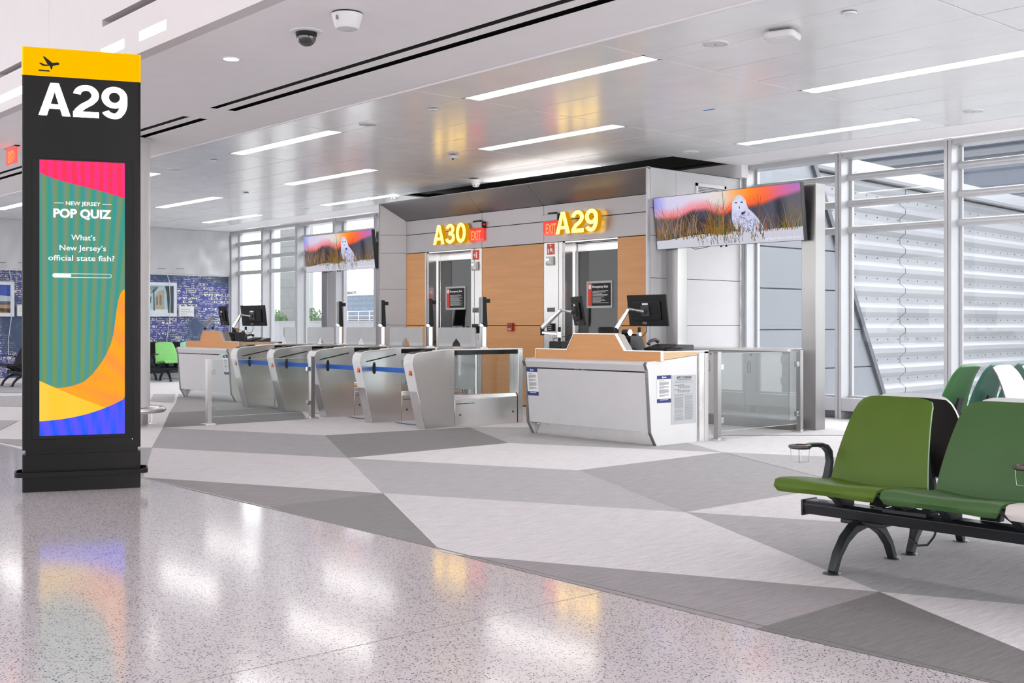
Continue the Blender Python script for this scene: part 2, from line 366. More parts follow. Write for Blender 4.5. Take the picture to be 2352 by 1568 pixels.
def mural():
    """printed wall graphic: indigo wall with broken cream brick outlines"""
    m = bpy.data.materials.new('mural_print'); m.use_nodes = True
    n = m.node_tree.nodes; l = m.node_tree.links; b = n['Principled BSDF']; b.inputs['Roughness'].default_value = .6
    tc = n.new('ShaderNodeTexCoord'); mp = n.new('ShaderNodeMapping'); mp.inputs['Rotation'].default_value = (PI/2, 0, 0)
    sx = n.new('ShaderNodeSeparateXYZ'); l.new(tc.outputs['Object'], sx.inputs[0])
    cb = n.new('ShaderNodeCombineXYZ'); l.new(sx.outputs[1], cb.inputs[0]); l.new(sx.outputs[2], cb.inputs[1])
    nd = n.new('ShaderNodeTexNoise'); nd.inputs['Scale'].default_value = 14; l.new(cb.outputs[0], nd.inputs['Vector'])
    dm = n.new('ShaderNodeVectorMath'); dm.operation = 'MULTIPLY_ADD'; dm.inputs[1].default_value = (.02, .012, 0)
    l.new(nd.outputs['Color'], dm.inputs[0]); l.new(cb.outputs[0], dm.inputs[2])
    def brick(mortar, sm):
        k = n.new('ShaderNodeTexBrick'); k.inputs['Scale'].default_value = 1; k.inputs['Brick Width'].default_value = .27; k.inputs['Row Height'].default_value = .086
        k.inputs['Mortar Size'].default_value = mortar; k.inputs['Mortar Smooth'].default_value = sm
        k.inputs['Color1'].default_value = (1, 1, 1, 1); k.inputs['Color2'].default_value = (0, 0, 0, 1); k.inputs['Mortar'].default_value = (.5, .5, .5, 1)
        l.new(dm.outputs[0], k.inputs['Vector']); return k
    k1 = brick(.013, 0); k2 = brick(.024, 0)
    # outline = inside k1 but in the mortar of k2
    inv = n.new('ShaderNodeMath'); inv.operation = 'SUBTRACT'; l.new(k2.outputs['Fac'], inv.inputs[0]); l.new(k1.outputs['Fac'], inv.inputs[1])
    n1 = n.new('ShaderNodeTexNoise'); n1.inputs['Scale'].default_value = 9; n1.inputs['Detail'].default_value = 3; l.new(cb.outputs[0], n1.inputs['Vector'])
    g1 = n.new('ShaderNodeMath'); g1.operation = 'GREATER_THAN'; g1.inputs[1].default_value = .5; l.new(n1.outputs[0], g1.inputs[0])
    o1 = n.new('ShaderNodeMath'); o1.operation = 'MULTIPLY'; l.new(inv.outputs[0], o1.inputs[0]); l.new(g1.outputs[0], o1.inputs[1])
    # filled bricks here and there
    n2 = n.new('ShaderNodeTexNoise'); n2.inputs['Scale'].default_value = 22; n2.inputs['Detail'].default_value = 3; l.new(cb.outputs[0], n2.inputs['Vector'])
    g2 = n.new('ShaderNodeMath'); g2.operation = 'GREATER_THAN'; g2.inputs[1].default_value = .53; l.new(n2.outputs[0], g2.inputs[0])
    i1 = n.new('ShaderNodeMath'); i1.operation = 'SUBTRACT'; i1.inputs[0].default_value = 1; l.new(k1.outputs['Fac'], i1.inputs[1])
    sel = n.new('ShaderNodeMath'); sel.operation = 'GREATER_THAN'; sel.inputs[1].default_value = .62; l.new(k1.outputs['Color'], sel.inputs[0])
    f1 = n.new('ShaderNodeMath'); f1.operation = 'MULTIPLY'; l.new(g2.outputs[0], f1.inputs[0]); l.new(i1.outputs[0], f1.inputs[1])
    f2 = n.new('ShaderNodeMath'); f2.operation = 'MULTIPLY'; l.new(f1.outputs[0], f2.inputs[0]); l.new(sel.outputs[0], f2.inputs[1])
    mxx = n.new('ShaderNodeMath'); mxx.operation = 'MAXIMUM'; l.new(o1.outputs[0], mxx.inputs[0]); l.new(f2.outputs[0], mxx.inputs[1])
    # large fading of the print
    n3 = n.new('ShaderNodeTexNoise'); n3.inputs['Scale'].default_value = .9; n3.inputs['Detail'].default_value = 2; l.new(cb.outputs[0], n3.inputs['Vector'])
    fr = n.new('ShaderNodeMapRange'); fr.inputs[1].default_value = .36; fr.inputs[2].default_value = .5; l.new(n3.outputs[0], fr.inputs[0])
    fm = n.new('ShaderNodeMath'); fm.operation = 'MULTIPLY'; l.new(mxx.outputs[0], fm.inputs[0]); l.new(fr.outputs[0], fm.inputs[1])
    bg = n.new('ShaderNodeValToRGB'); l.new(n3.outputs[0], bg.inputs[0])
    bg.color_ramp.elements[0].position = .38; bg.color_ramp.elements[0].color = rgb((70, 86, 118))
    bg.color_ramp.elements[1].position = .56; bg.color_ramp.elements[1].color = rgb((84, 88, 160))
    mx = n.new('ShaderNodeMix'); mx.data_type = 'RGBA'; l.new(fm.outputs[0], mx.inputs[0]); l.new(bg.outputs[0], mx.inputs[6]); mx.inputs[7].default_value = rgb((238, 238, 214))
    l.new(mx.outputs[2], b.inputs['Base Color'])
    return m
M_mural = mural()

def facade_glass(name, band, win):
    m = bpy.data.materials.new(name); m.use_nodes = True
    n = m.node_tree.nodes; l = m.node_tree.links; b = n['Principled BSDF']; b.inputs['Roughness'].default_value = .3
    tc = n.new('ShaderNodeTexCoord'); mp = n.new('ShaderNodeMapping'); l.new(tc.outputs['Object'], mp.inputs[0]); mp.inputs['Scale'].default_value = (1.2, 1.2, .25)
    nz = n.new('ShaderNodeTexNoise'); nz.inputs['Scale'].default_value = 1.5; l.new(mp.outputs[0], nz.inputs['Vector'])
    r = n.new('ShaderNodeValToRGB'); l.new(nz.outputs[0], r.inputs[0]); r.color_ramp.elements[0].color = rgb(band); r.color_ramp.elements[1].color = rgb(win)
    l.new(r.outputs[0], b.inputs['Base Color']); return m
M_hotelw = facade_glass('hotel_windows', (92, 108, 132), (150, 165, 185))
M_hotelb = mat('hotel_bands', (128, 138, 154), .6)
M_leaf = mat('leaves', (98, 128, 86), .7, var=.35, scale=3)
M_conc = mat('pale_concrete', (150, 152, 152), .8, var=.04, scale=.8)

# ------------------------------------------------------------------ the setting: floor
def floor_poly(name, items):
    b = MB(); ms = []
    for k, pts in items:
        if CP[k] not in ms: ms.append(CP[k])
        b.poly([(x, y, 0) for x, y in pts], ms.index(CP[k]))
    return b, ms
F_ = 2637.; e1 = (.6607, -.7507); e2 = (.7507, .6607)
def fl(u, v):       # floor point measured from the photograph
    x = (u-1176)/F_; z = (v-747)/F_; t = 1.27/z
    return ((x*e1[0]+e1[1])*t, (x*e2[0]+e2[1])*t)
EDGE = 4.0
A = fl(327.6, 1096); P1 = fl(879.5, 1132.7); P2 = fl(798.4, 1051.9); P3 = fl(746, 999.5); P4 = fl(348.7, 1028.2)
P5 = fl(1168.5, 1017.3); P6 = fl(1661, 1039); P7 = fl(1328, 1080); P8 = fl(1077.7, 981); P9 = fl(2021, 1360); P10 = fl(373.6, 982.3); P12 = fl(1574, 1176.3)
E1 = fl(614.7, 1164); E2 = fl(1012.7, 1266.6); E3 = fl(1046, 1274); E4 = fl(1735.6, 1445)
def ext(p, q, k): return (q[0]+(q[0]-p[0])*k, q[1]+(q[1]-p[1])*k)
L2e = ext(P12, P9, 1.6); t_ = (EDGE-P9[1])/(L2e[1]-P9[1]); L2x = (P9[0]+(L2e[0]-P9[0])*t_, EDGE); M4e = ext(E3, P9, 1.4); M3e = ext(P1, P12, 1.5); N7e = ext(P12, fl(1831, 1133.5), 1.2); L3e = ext(P6, fl(1900, 1100), 2.2); M1e = ext(P5, P6, 1.2)
P13 = fl(693, 945.5); P14 = fl(389, 947.8); P15 = fl(646, 935.5); P16 = fl(706.5, 962.4)
items = [
 ('umber', [A, P1, E1]), ('dark', [E1, P1, E2]), ('pale', [A, P4, P2, P1]), ('grey', [P4, P10, P3, P2]),
 ('dark', [P3, P8, P5, P2]), ('pale', [P10, P16, fl(880, 957), fl(1124, 976), P8, P3]),
 ('mid', [P2, P7, P12, P1]), ('light', [P2, P5, P6, P7]), ('mid', [P8, fl(1217, 981), fl(1450, 990), fl(1586, 1018.5), P6, P5]),
 ('grey', [P7, P6, L3e, N7e, P12]), ('pale', [P1, P12, P9, E3, E2]), ('grey', [P12, M3e, M4e, P9]), ('pale', [P12, N7e, M3e]),
 ('umber', [E3, P9, E4]), ('deep', [P9, L2x, E4]), ('pale', [P9, M4e, L2e]),
 ('dark', [P10, P14, P15, P13, P16]), ('grey', [P14, fl(404, 925), fl(600, 927), fl(646, 935.5)]), ('grey', [fl(410, 905), fl(560, 918), fl(600, 927), fl(404, 925)]),  # last grey quad is the far desk's shadow put into the carpet colour
 ('mid', [P6, ext(P6, fl(1900, 1049), 1.5), L3e]), ('grey', [fl(318, 1028), P4, A, fl(318, 1093)]), ('mid', [fl(352, 905), fl(403, 905), fl(398, 925), fl(345, 921)]),
 ('grey', [fl(-30, 1011), fl(0, 1008), fl(50, 1009.5), fl(120, 1013), fl(200, 1062), fl(50, 1025)]), ('mid', [fl(-30, 965), fl(44, 966), fl(0, 988), fl(-30, 1000)]),
 ('mid', [fl(-30, 910), fl(60, 909), fl(60, 934), fl(-30, 932)]), ('mid', [fl(-30, 888), fl(60, 888), fl(60, 902), fl(-30, 902)]),
 ('pale', [fl(1627, 975), fl(1900, 985), fl(2040, 1000), fl(1640, 1000)])]
b, ms = floor_poly('f', items)
k_ = 0
for f_ in b.f:
    k_ += 1
    for i_ in f_: b.v[i_].z = .0004+.00015*k_
ms.append(CP['light'])
b.box((-27.4, EDGE, -.1), (7, 14.2, 0), len(ms)-1)
struct(b.build('floor', ms), 'grey carpet floor in a pattern of large triangles, far desk shadow painted in')
b = MB(); b.box((-34, -16, -.1), (10, EDGE-.006, .001))
fo = struct(b.build('floor', M_terr), 'speckled polished terrazzo floor')
b = MB(); b.box((-34, EDGE-.006, -.02), (10, EDGE+.002, .004)); b.box((-3.822, -6, 0), (-3.818, EDGE-.01, .0016)); b.box((-11.3, -6, 0), (-11.296, EDGE-.01, .0016))
struct(b.build('trim_1', mat('joint_metal', (128, 122, 120), .4, .6)), 'thin metal strip between carpet and terrazzo')

# ------------------------------------------------------------------ ceiling
ZC = 3.6
rows = [(6.765, 7.40), (7.64, 8.335), (8.345, 8.995), (9.005, 9.665), (9.92, 10.57), (10.58, 11.205), (11.215, 11.88), (12.125, 12.705)]
strips = [(7.405, 7.635), (9.67, 9.915), (11.885, 12.12)]
seams = [-6.683+2.52*k for k in range(-9, 5)]
b = MB()
for i in range(len(seams)-1):
    x0, x1 = seams[i]+.006, seams[i+1]-.006
    x0 = max(x0, -27.0)
    for y0, y1 in rows:
        segs = [(x0, x1)]
        if y0 > 11.6: segs = [(a_, b_) for a_, b_ in ((x0, min(x1, -16.75)), (max(x0, -10.42), x1)) if b_-a_ > .05] if y1 > 12.2 else segs
        for a_, b_ in segs: b.box((a_, y0, ZC), (b_, y1, ZC+.02))
struct(b.build('ceiling', M_ceil, bevel=.003, seg=1), 'white metal plank ceiling over the gate')
b = MB(); b.box((-27.3, 6.74, ZC+.06), (6, 13.7, ZC+.12))
struct(b.build('ceiling', M_dark), None)
b = MB()   # gypsum soffit with two long slots, and perimeter band
def slab(x0, x1, y0, y1): b.box((x0, y0, ZC), (x1, y1, ZC+.006))
slab(-30, 6, 4.22, 5.70); slab(-30, 6, 6.01, 6.74)
for x0, x1 in ((-30, -26), (-12.02, -11.40), (4, 6)): slab(x0, x1, 5.70, 6.01)
for x0, x1 in ((-26, -12.02), (-11.40, 4)): slab(x0, x1, 5.79, 5.90)
b.box((-30, 6.735, ZC-.012), (6, 6.755, ZC+.05))
for x0, x1 in ((-27.4, -25.2), (-24.2, -24.0), (-16.78, -16.6), (-10.4, -9.95), (4, 6)): slab(x0, x1, 12.72, 13.66)
for x0, x1 in ((-25.2, -24.2), (-24.0, -16.78), (-9.95, 4)): slab(x0, x1, 12.72, 13.50); slab(x0, x1, 13.54, 13.555); slab(x0, x1, 13.595, 13.66)
struct(b.build('ceiling', M_gyp), 'white plaster soffit with dark air slots')
b = MB()
b.box((-30, 5.3, ZC+.05), (6, 6.7, ZC+.07)); b.box((-30, 6.68, ZC+.006), (6, 6.7, ZC+.05))
b.box((-27.3, 13.40, ZC+.03), (6, 13.64, ZC+.05))
struct(b.build('trim_2', M_dark), 'dark slot linings')
# fascia over the concourse, with its own slots and recessed lamps
b = MB()
zs = [(3.6, 3.70), (3.785, 3.98), (4.045, 7.0)]
FY0, FY1 = 4.10, 4.22
for z0, z1 in zs: b.box((-34, FY0, z0), (10, FY1, z1))
def cols(xs, z0, z1):
    for x0, x1 in xs: b.box((x0, FY0, z0), (x1, FY1, z1))
cols([(-34, -13.28), (-12.0, -10.33), (-9.81, -9.49), (-8.96, 10)], 3.70, 3.785)
cols([(-34, -13.25), (-11.9, -10.30), (-6.4, -5.9), (-3.2, 10)], 3.98, 4.045)
b.box((-11.66, FY0-.001, 3.6), (-11.655, FY1, 7), 1)
struct(b.build('wall_concourse', [mat('concourse_plaster', (206, 200, 202), .6, var=.01), mat('shadow_joint', (200, 194, 196), .6)]), 'tall white fascia above the concourse edge')
b = MB(); b.box((-34, FY1+.02, 3.66), (10, FY1+.05, 4.1)); struct(b.build('trim_3', M_dark))
b = MB(); b.box((-34, -4, 7.0), (10, 4.22, 7.1)); b.box((-34, -16, 7.0), (10, -12, 7.1)); struct(b.build('ceiling', M_gyp), 'high white concourse ceiling, unseen, its open gap shaped for light')  # unseen ceiling added to limit sky light; open gap sized to admit it

lampn = [0]
LAB_ROW = ['row nearest the concourse', 'middle row', 'row nearest the windows']
def lamp(x0, x1, r, label):
    y0, y1 = strips[r]; yc = (y0+y1)/2
    t = thing('linear_ceiling_light', label, 'light', ((x0+x1)/2, yc, ZC), group='linear lights in the plank ceiling', world=True)
    f = MB(); f.box((x0, y0, ZC), (x1, y0+.02, ZC+.05)); f.box((x0, y1-.02, ZC), (x1, y1, ZC+.05)); f.box((x0, y0, ZC), (x0+.03, y1, ZC+.05)); f.box((x1-.03, y0, ZC), (x1, y1, ZC+.05))
    f.build('frame', M_ceil, t)
    d = MB(); d.box((x0+.03, y0+.02, ZC+.008), (x1-.03, y1-.02, ZC+.03)); d.build('diffuser', M_lampe, t)
patt = {0: [(-24.2, -21.7), (-19.2, -16.8), (-14.24, -11.74), (-9.19, -6.69), (-4.15, -1.66), (.88, 3.37)],
        1: [(-21.7, -19.2), (-16.76, -14.26), (-11.72, -9.21), (-6.68, -4.17), (-1.63, .87)],
        2: [(-24.2, -21.7), (-19.2, -16.75), (-14.24, -11.74), (-9.19, -6.69), (-4.15, -1.66)]}
desc = {(0, 0): 'lit strip lamp in the concourse-side ceiling row, seen left of the black sign', (0, 1): 'short visible end of strip lamp just right of the round column top', (0, 2): 'long strip lamp left of the disc speaker, in the concourse-side row',
        (0, 3): 'brightest long strip lamp at upper centre, above the yellow reflections', (0, 4): 'strip lamp of the concourse-side row beyond the square access point', (0, 5): 'strip lamp at the far right end of the concourse-side row',
        (1, 0): 'strip lamp of the middle row at far left, right of the round column', (1, 1): 'strip lamp of the middle row above the left hanging video screen', (1, 2): 'strip lamp of the middle row between the two yellow reflections', (1, 3): 'long strip lamp of the middle row at the right edge of the photo',
        (1, 4): 'strip lamp at the far right end of the middle row', (2, 0): 'smallest strip lamp, window-side row at far left', (2, 1): 'strip lamp beside the top left corner of the gate portal', (2, 2): 'strip lamp directly in front of the portal top', (2, 3): 'strip lamp above the right hanging video screen', (2, 4): 'strip lamp at the right end of the window-side row'}
for r, L in patt.items():
    for i, (x0, x1) in enumerate(L): lamp(x0, x1, r, desc[(r, i)])
b = MB()   # blank infill plates between lamps
for r, L in patt.items():
    y0, y1 = strips[r]; xs = [-27.0]+[x for p in L for x in p]+[6]
    for i in range(0, len(xs), 2):
        if xs[i+1]-xs[i] > .05: b.box((xs[i]+.004, y0, ZC), (xs[i+1]-.004, y1, ZC+.02))
struct(b.build('ceiling', M_ceil), None)
# lamps in the fascia
def flamp(x0, x1, label):
    t = thing('fascia_light', label, 'light', ((x0+x1)/2, FY0, 3.742), group='recessed lights in the fascia', world=True)
    m = MB(); m.box((x0, FY0+.004, 3.705), (x1, FY0+.03, 3.78)); m.build('diffuser', M_lampw, t)
    m = MB(); m.box((x0, FY0+.03, 3.70), (x1, FY1, 3.785)); m.build('housing', M_white, t)
flamp(-9.49, -8.96, 'lit recessed slot light in fascia right of the yellow header')
flamp(-10.33, -9.81, 'lit recessed slot light peeking over the yellow sign header')
flamp(-13.28, -12.0, 'lit recessed slot light left of the black sign')

# ------------------------------------------------------------------ walls, windows
WB = 13.65; WG = 13.87
pitch = 1.5767
xm = [-7.27-pitch*k for k in range(-5, 13)]
xm.sort()
n = 0
for i, x in enumerate(xm[:-1]):
    if -17.0 < x and x+pitch < -10.3: continue
    n += 1
    x0, x1 = x, x+pitch
    f = MB()
    f.box((x0, WB, 0), (x0+.045, WG+.1, ZC+.02), 0); f.box((x0+.055, WB, 0), (x0+.1, WG+.1, ZC+.02), 0); f.box((x0+.04, WB+.012, 0), (x0+.06, WG+.1, ZC), 1)
    f.box((x0+.1, WB+.02, 3.54), (x1, WG+.1, ZC+.02), 0)
    f.box((x0+.1, WB, .11), (x1, WG+.1, .285), 0); f.box((x0+.1, WG+.02, 0), (x1, WG+.1, .11), 1)
    f.box((x0+.1, WG-.05, .285), (x1, WG+.05, .31), 0)
    fr = struct(f.build('window_%d' % n, [M_mull, M_mulld], bevel=.004, seg=1), 'floor-to-ceiling window bay with white frame')
    for z in (3.29, 2.93, 2.57):
        t = MB()
        if i < 8: t.box((x0+.1, WG-.07, z-.045), (x1, WG+.03, z+.045))
        else: t.tube([(x0+.1, WG-.03, z), (x1, WG-.03, z)], .05, 14)
        t.build('transom', M_mull, fr, smooth=True)
    for zz in ((.31, 2.53), (2.62, 2.89), (2.98, 3.25), (3.34, 3.54)):
        pass
    p = MB(); p.poly([(x0+.1, WG, .3), (x1, WG, .3), (x1, WG, 3.56), (x0+.1, WG, 3.56)]); p.build('pane', M_win, fr)
    g = MB()
    for xx in (x0+.12, x1-.02):
        g.box((xx-.015, WG-.015, .3), (xx+.02, WG, 3.56))
    g.build('gasket', M_mull, fr)
    ft = MB(); ft.box((x0-.03, WB+.06, 0), (x0+.09, WB+.16, .11)); ft.build('foot', M_black, fr)
# far-left wall with the printed mural
b = MB(); b.box((-26.5, 3.9, 2.50), (-26.22, 14.0, ZC)); b.box((-26.5, 3.9, 0), (-26.28, 14.0, 2.50)); struct(b.build('wall_left', M_white), 'white wall at the far left end')
b = MB(); b.box((-26.27, 4.0, .125), (-26.22, 13.64, 2.49)); t = b.build('mural_panel', M_mural); tag(t, 'indigo wall mural printed with cream broken brick outlines', 'mural')
b = MB(); b.box((-26.27, 4.0, 0), (-26.15, 13.62, .12)); struct(b.build('baseboard_left', M_white, bevel=.01), 'white base under the mural')
b = MB(); b.box((-26.22, 4.0, 2.48), (-26.19, 13.62, 2.51)); struct(b.build('trim_4', M_white))
# plastic sheet hung above the mural
vs = []; fs = []; nx, nz_ = 90, 14
for j in range(nz_+1):
    for i in range(nx+1):
        y = 4.0+9.6*i/nx; z = 2.515+1.06*j/nz_
        w = .03*math.sin(y*5+z*3)+.02*math.sin(y*17-z*9)+ (.09*math.sin((y-12.2)*9+(z-2.5)*6)*max(0, 1-abs(y-12.9)/1.1))
        vs.append((-26.11+w*.6, y, z))
for j in range(nz_):
    for i in range(nx): a_ = j*(nx+1)+i; fs.append((a_, a_+1, a_+nx+2, a_+nx+1))
b = MB(); b.add(vs, fs)
sh = tag(b.build('plastic_sheet', glass('plastic_film', (235, 236, 238), refl=.5, rough=.25, haze=.85, hazecol=(240, 240, 242)), smooth=True), 'crinkled translucent white plastic sheet hung above the mural', 'plastic sheet')
for i in range(14):
    y = 6.2+i*.46; b = MB(); b.box((-26.05, y, 2.62+.01*(i % 3)), (-26.045, y+.2, 2.632+.01*(i % 3))); b.build('printed_mark', M_ink, sh)

# gate house (the portal with the two exit doors)
XL, XR, YO, YI = -16.734, -10.43, 11.617, 11.97
ZT = 3.41
b = MB()
d1 = (-15.83, -14.62); d2 = (-12.45, -11.32)
def pan(x0, x1, z0, z1, y=YI, mi=0, g=.004, th=.03): b.box((x0+g, y, z0+g), (x1-g, y+th, z1-g), mi)
xs = [-16.423, -14.34, -12.865, -10.45]
for i in range(3):
    pan(xs[i], xs[i+1], 2.856, 3.10); pan(xs[i], xs[i+1], 2.53, 2.852)
b.box((-16.42, YI+.032, 2.5), (-10.45, YI+.06, 3.2), 3)
def cap(z0, z1):     # splayed left reveal panel
    o = [(XL, YO), (-16.423, YI)]
    b.add([(XL, YO, z0), (-16.423, YI, z0), (-16.423, YI, min(z1, 3.10)), (XL, YO, z1)], [(0, 1, 2, 3)], 0)
for z0, z1 in ((0, .635), (.64, 1.274), (1.28, 1.903), (1.909, 2.54), (2.546, 2.856), (2.862, 3.405)): cap(z0, z1)
# dark sloped soffit in three panels
for (xa, xb) in ((0, 1), (1, 2), (2, 3)):
    lo = [-16.423, -14.342, -12.867, -10.45]; hi = [XL, -14.342, -12.867, -10.43]
    b.add([(lo[xa]+.003, YI, 3.104), (lo[xb]-.003, YI, 3.104), (hi[xb]-.003, YO, 3.405), (hi[xa]+.003, YO, 3.405)], [(0, 1, 2, 3)], 1)
b.box((XL-.01, YO+.02, 3.39), (XR, 13.65, ZT-.005), 2)       # roof
b.box((XL, YO, 3.402), (XR, YO+.02, ZT+.004), 4)
b.add([(XL-.02, YO+.02, 0), (XL-.02, 13.66, 0), (XL-.02, 13.66, ZT), (XL-.02, YO+.02, ZT)], [(0, 1, 2, 3)], 0)
b.box((XL-.02, YO-.004, 0), (XL+.004, YO+.03, ZT), 0)
# stainless surround beside each door
for x0, x1 in ((-14.62, -14.54), (-14.53, -14.345), (-12.86, -12.54), (-12.53, -12.45)): b.box((x0, YI, 0), (x1, YI+.03, 2.525), 5)
b.box((-15.87, YI-.004, 0), (-15.83, YI+.03, 2.525), 5)
struct(b.build('wall_portal', [M_alu, M_alud, M_white, M_dark, M_mulld, mat('door_stainless', (188, 186, 185), .27, 1.0, var=.03, scale=4, stretch=(40, 40, .6), rvar=.05)]), 'grey metal portal framing the two boarding doors')
b = MB()
for x0, x1 in ((-16.42, -15.87), (-14.34, -12.866), (-11.32, -10.46)):
    for z0, z1 in ((0.02, 1.262), (1.27, 2.524)): pan(x0, x1, z0, z1, g=.003)
    b.box((x0, YI+.025, 0), (x1, YI+.05, 2.53), 1)
struct(b.build('wall_portal_cladding', [M_wood, M_dark]), 'maple cladding panels between the doors')
b = MB(); b.box((-17.2, 13.5, 3.42), (-10.3, 13.66, ZC+.12)); struct(b.build('wall_portal_back', M_gyp), 'white wall strip closing the void over the portal')
# white side wall of the gate house
b = MB()
b.box((XR-.03, YO, 0), (XR+.0, YO+.05, ZT+.01), 1)
b.box((XR-.04, YO+.02, 0), (XR-.012, 13.66, 3.42), 2)
for z0, z1 in ((0, .62), (.627, 1.266), (1.274, 1.911), (1.919, 2.487), (2.493, 2.86), (2.867, 3.41)):
    b.box((XR-.014, YO+.055, z0), (XR+.002, 12.2, z1), 0); b.box((XR-.014, 12.204, z0), (XR+.002, 13.64, z1), 0)
struct(b.build('wall_right_side', [M_lam, M_mull, M_dark]), 'white panelled side wall of the gate house')
b = MB(); b.box((-16.6, YI+.3, 0), (-10.5, YI+.32, .01))
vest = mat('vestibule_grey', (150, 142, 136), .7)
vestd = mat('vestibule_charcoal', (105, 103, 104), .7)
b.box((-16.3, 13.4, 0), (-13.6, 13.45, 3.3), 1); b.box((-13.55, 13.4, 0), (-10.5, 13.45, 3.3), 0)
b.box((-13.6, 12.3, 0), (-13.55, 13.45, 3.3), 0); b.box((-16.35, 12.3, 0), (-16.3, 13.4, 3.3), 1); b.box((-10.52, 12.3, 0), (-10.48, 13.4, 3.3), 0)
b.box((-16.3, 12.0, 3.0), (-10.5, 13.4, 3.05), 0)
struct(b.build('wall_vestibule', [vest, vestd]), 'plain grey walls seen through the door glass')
b = MB(); b.box((-15.87, 12.34, 0.0), (-10.5, 12.36, .0)); 
def door(k, x0, x1, xg0, xg1, label):
    t = MB(); D0 = YI+.26
    t.box((x0, YI+.03, 0), (x0+.02, D0+.05, 2.53)); t.box((x1-.02, YI+.03, 0), (x1, D0+.05, 2.53)); t.box((x0, YI+.03, 2.51), (x1, D0+.05, 2.53))
    t.box((x0+.02, D0-.04, 0), (x0+.05, D0+.04, 2.51))
    fr = struct(t.build('door_%d' % k, M_steelv), label)
    lf = MB(); lf.box((x0+.055, D0, .02), (xg0, D0+.05, 2.505)); lf.box((xg1, D0, .02), (x1-.025, D0+.05, 2.505)); lf.box((xg0, D0, 2.39), (xg1, D0+.05, 2.505)); lf.box((xg0, D0, .02), (xg1, D0+.05, .3))
    lf.build('leaf', M_steelv, fr, bevel=.003, seg=1)
    p = MB(); p.box((xg0, D0+.015, .3), (xg1, D0+.03, 2.39)); p.build('pane', M_tint, fr)
    bd = MB(); bd.box((xg0-.01, D0-.006, 2.385), (xg1+.01, D0, 2.40)); bd.box((xg0-.012, D0-.006, .3), (xg0, D0, 2.39)); bd.build('glazing_bead', M_chrome, fr)
    h = MB(); h.cyl((x0+.12, D0, 1.0), (x0+.12, D0-.06, 1.0), .018); h.tube([(x0+.12, D0-.06, 1.0), (x0+.25, D0-.06, 1.0)], .011); h.build('handle', M_steeld, fr)
    return fr
door(1, d1[0], d1[1], -15.80, -14.80, 'steel glazed exit door under the number A30')
door(2, d2[0], -11.325, -12.38, -11.45, 'steel glazed exit door under the number A29')

# ------------------------------------------------------------------ illuminated gate numbers
def strokes(kind):
    """bold grotesque digits as filled outlines in a unit-high box: list of (outer, [holes]) built from strips"""
    T = .168
    def arc(cx, cy, rx, ry, a0, a1, n=22): return [(cx+rx*math.cos(math.radians(a0+(a1-a0)*i/n)), cy+ry*math.sin(math.radians(a0+(a1-a0)*i/n))) for i in range(n+1)]
    if kind == '0': return [(arc(.30, .5, .30-T/2, .5-T/2, 90, 450, 40), T)], .60
    if kind == '9':
        return [(arc(.30, .665, .30-T/2, .335-T/2, 0, 360, 36), T), ([(.60-T/2, .665)]+arc(.295, .50, .305-T/2, .5-T/2, 8, -62, 16)+arc(.295, .30, .30-T/2, .30-T/2+.0, -62, -158, 14), T)], .60
    if kind == '2':
        return [(arc(.295, .685, .295-T/2, .315-T/2, 172, -28, 24)+[(.40, .47), (.22, .33), (.115, .20), (.085, .085)], T), ([(0.0, .0875), (.59, .0875)], .175)], .59
    if kind == '3':
        return [(arc(.285, .725, .265-T/2, .275-T/2, 165, -72, 22)+[(.20, .525)], T*.95), ([(.20, .525)]+arc(.285, .29, .30-T/2, .29-T/2, 78, -168, 26), T)], .59
    if kind == 'A':
        return [([(.10, 0), (.325, 1.0)], T*1.05), ([(.62, 0), (.395, 1.0)], T*1.05), ([(.20, .275), (.52, .275)], .16)], .72
def strip(m, path, t, T3, depth, mi, mie):
    k = len(path); closed = abs(path[0][0]-path[-1][0])+abs(path[0][1]-path[-1][1]) < 1e-4
    L = []; R = []
    for i in range(k):
        if closed: p, q = path[(i-1) if i else k-2], path[(i+1) if i < k-1 else 1]
        else: p, q = path[max(i-1, 0)], path[min(i+1, k-1)]
        dx, dy = q[0]-p[0], q[1]-p[1]; d = math.hypot(dx, dy) or 1; nx, ny = -dy/d*t/2, dx/d*t/2
        L.append((path[i][0]+nx, path[i][1]+ny)); R.append((path[i][0]-nx, path[i][1]-ny))
    for i in range(k-1):
        q = [L[i], R[i], R[i+1], L[i+1]]
        m.add([T3(p, 0) for p in q], [(0, 1, 2, 3)], mi)
        m.add([T3(L[i], 0), T3(L[i+1], 0), T3(L[i+1], depth), T3(L[i], depth)], [(0, 1, 2, 3)], mie)
        m.add([T3(R[i], 0), T3(R[i+1], 0), T3(R[i+1], depth), T3(R[i], depth)], [(0, 1, 2, 3)], mie)
    if not closed:
        for i in (0, k-1): m.add([T3(L[i], 0), T3(R[i], 0), T3(R[i], depth), T3(L[i], depth)], [(0, 1, 2, 3)], mie)
def clipA(T3):
    return T3
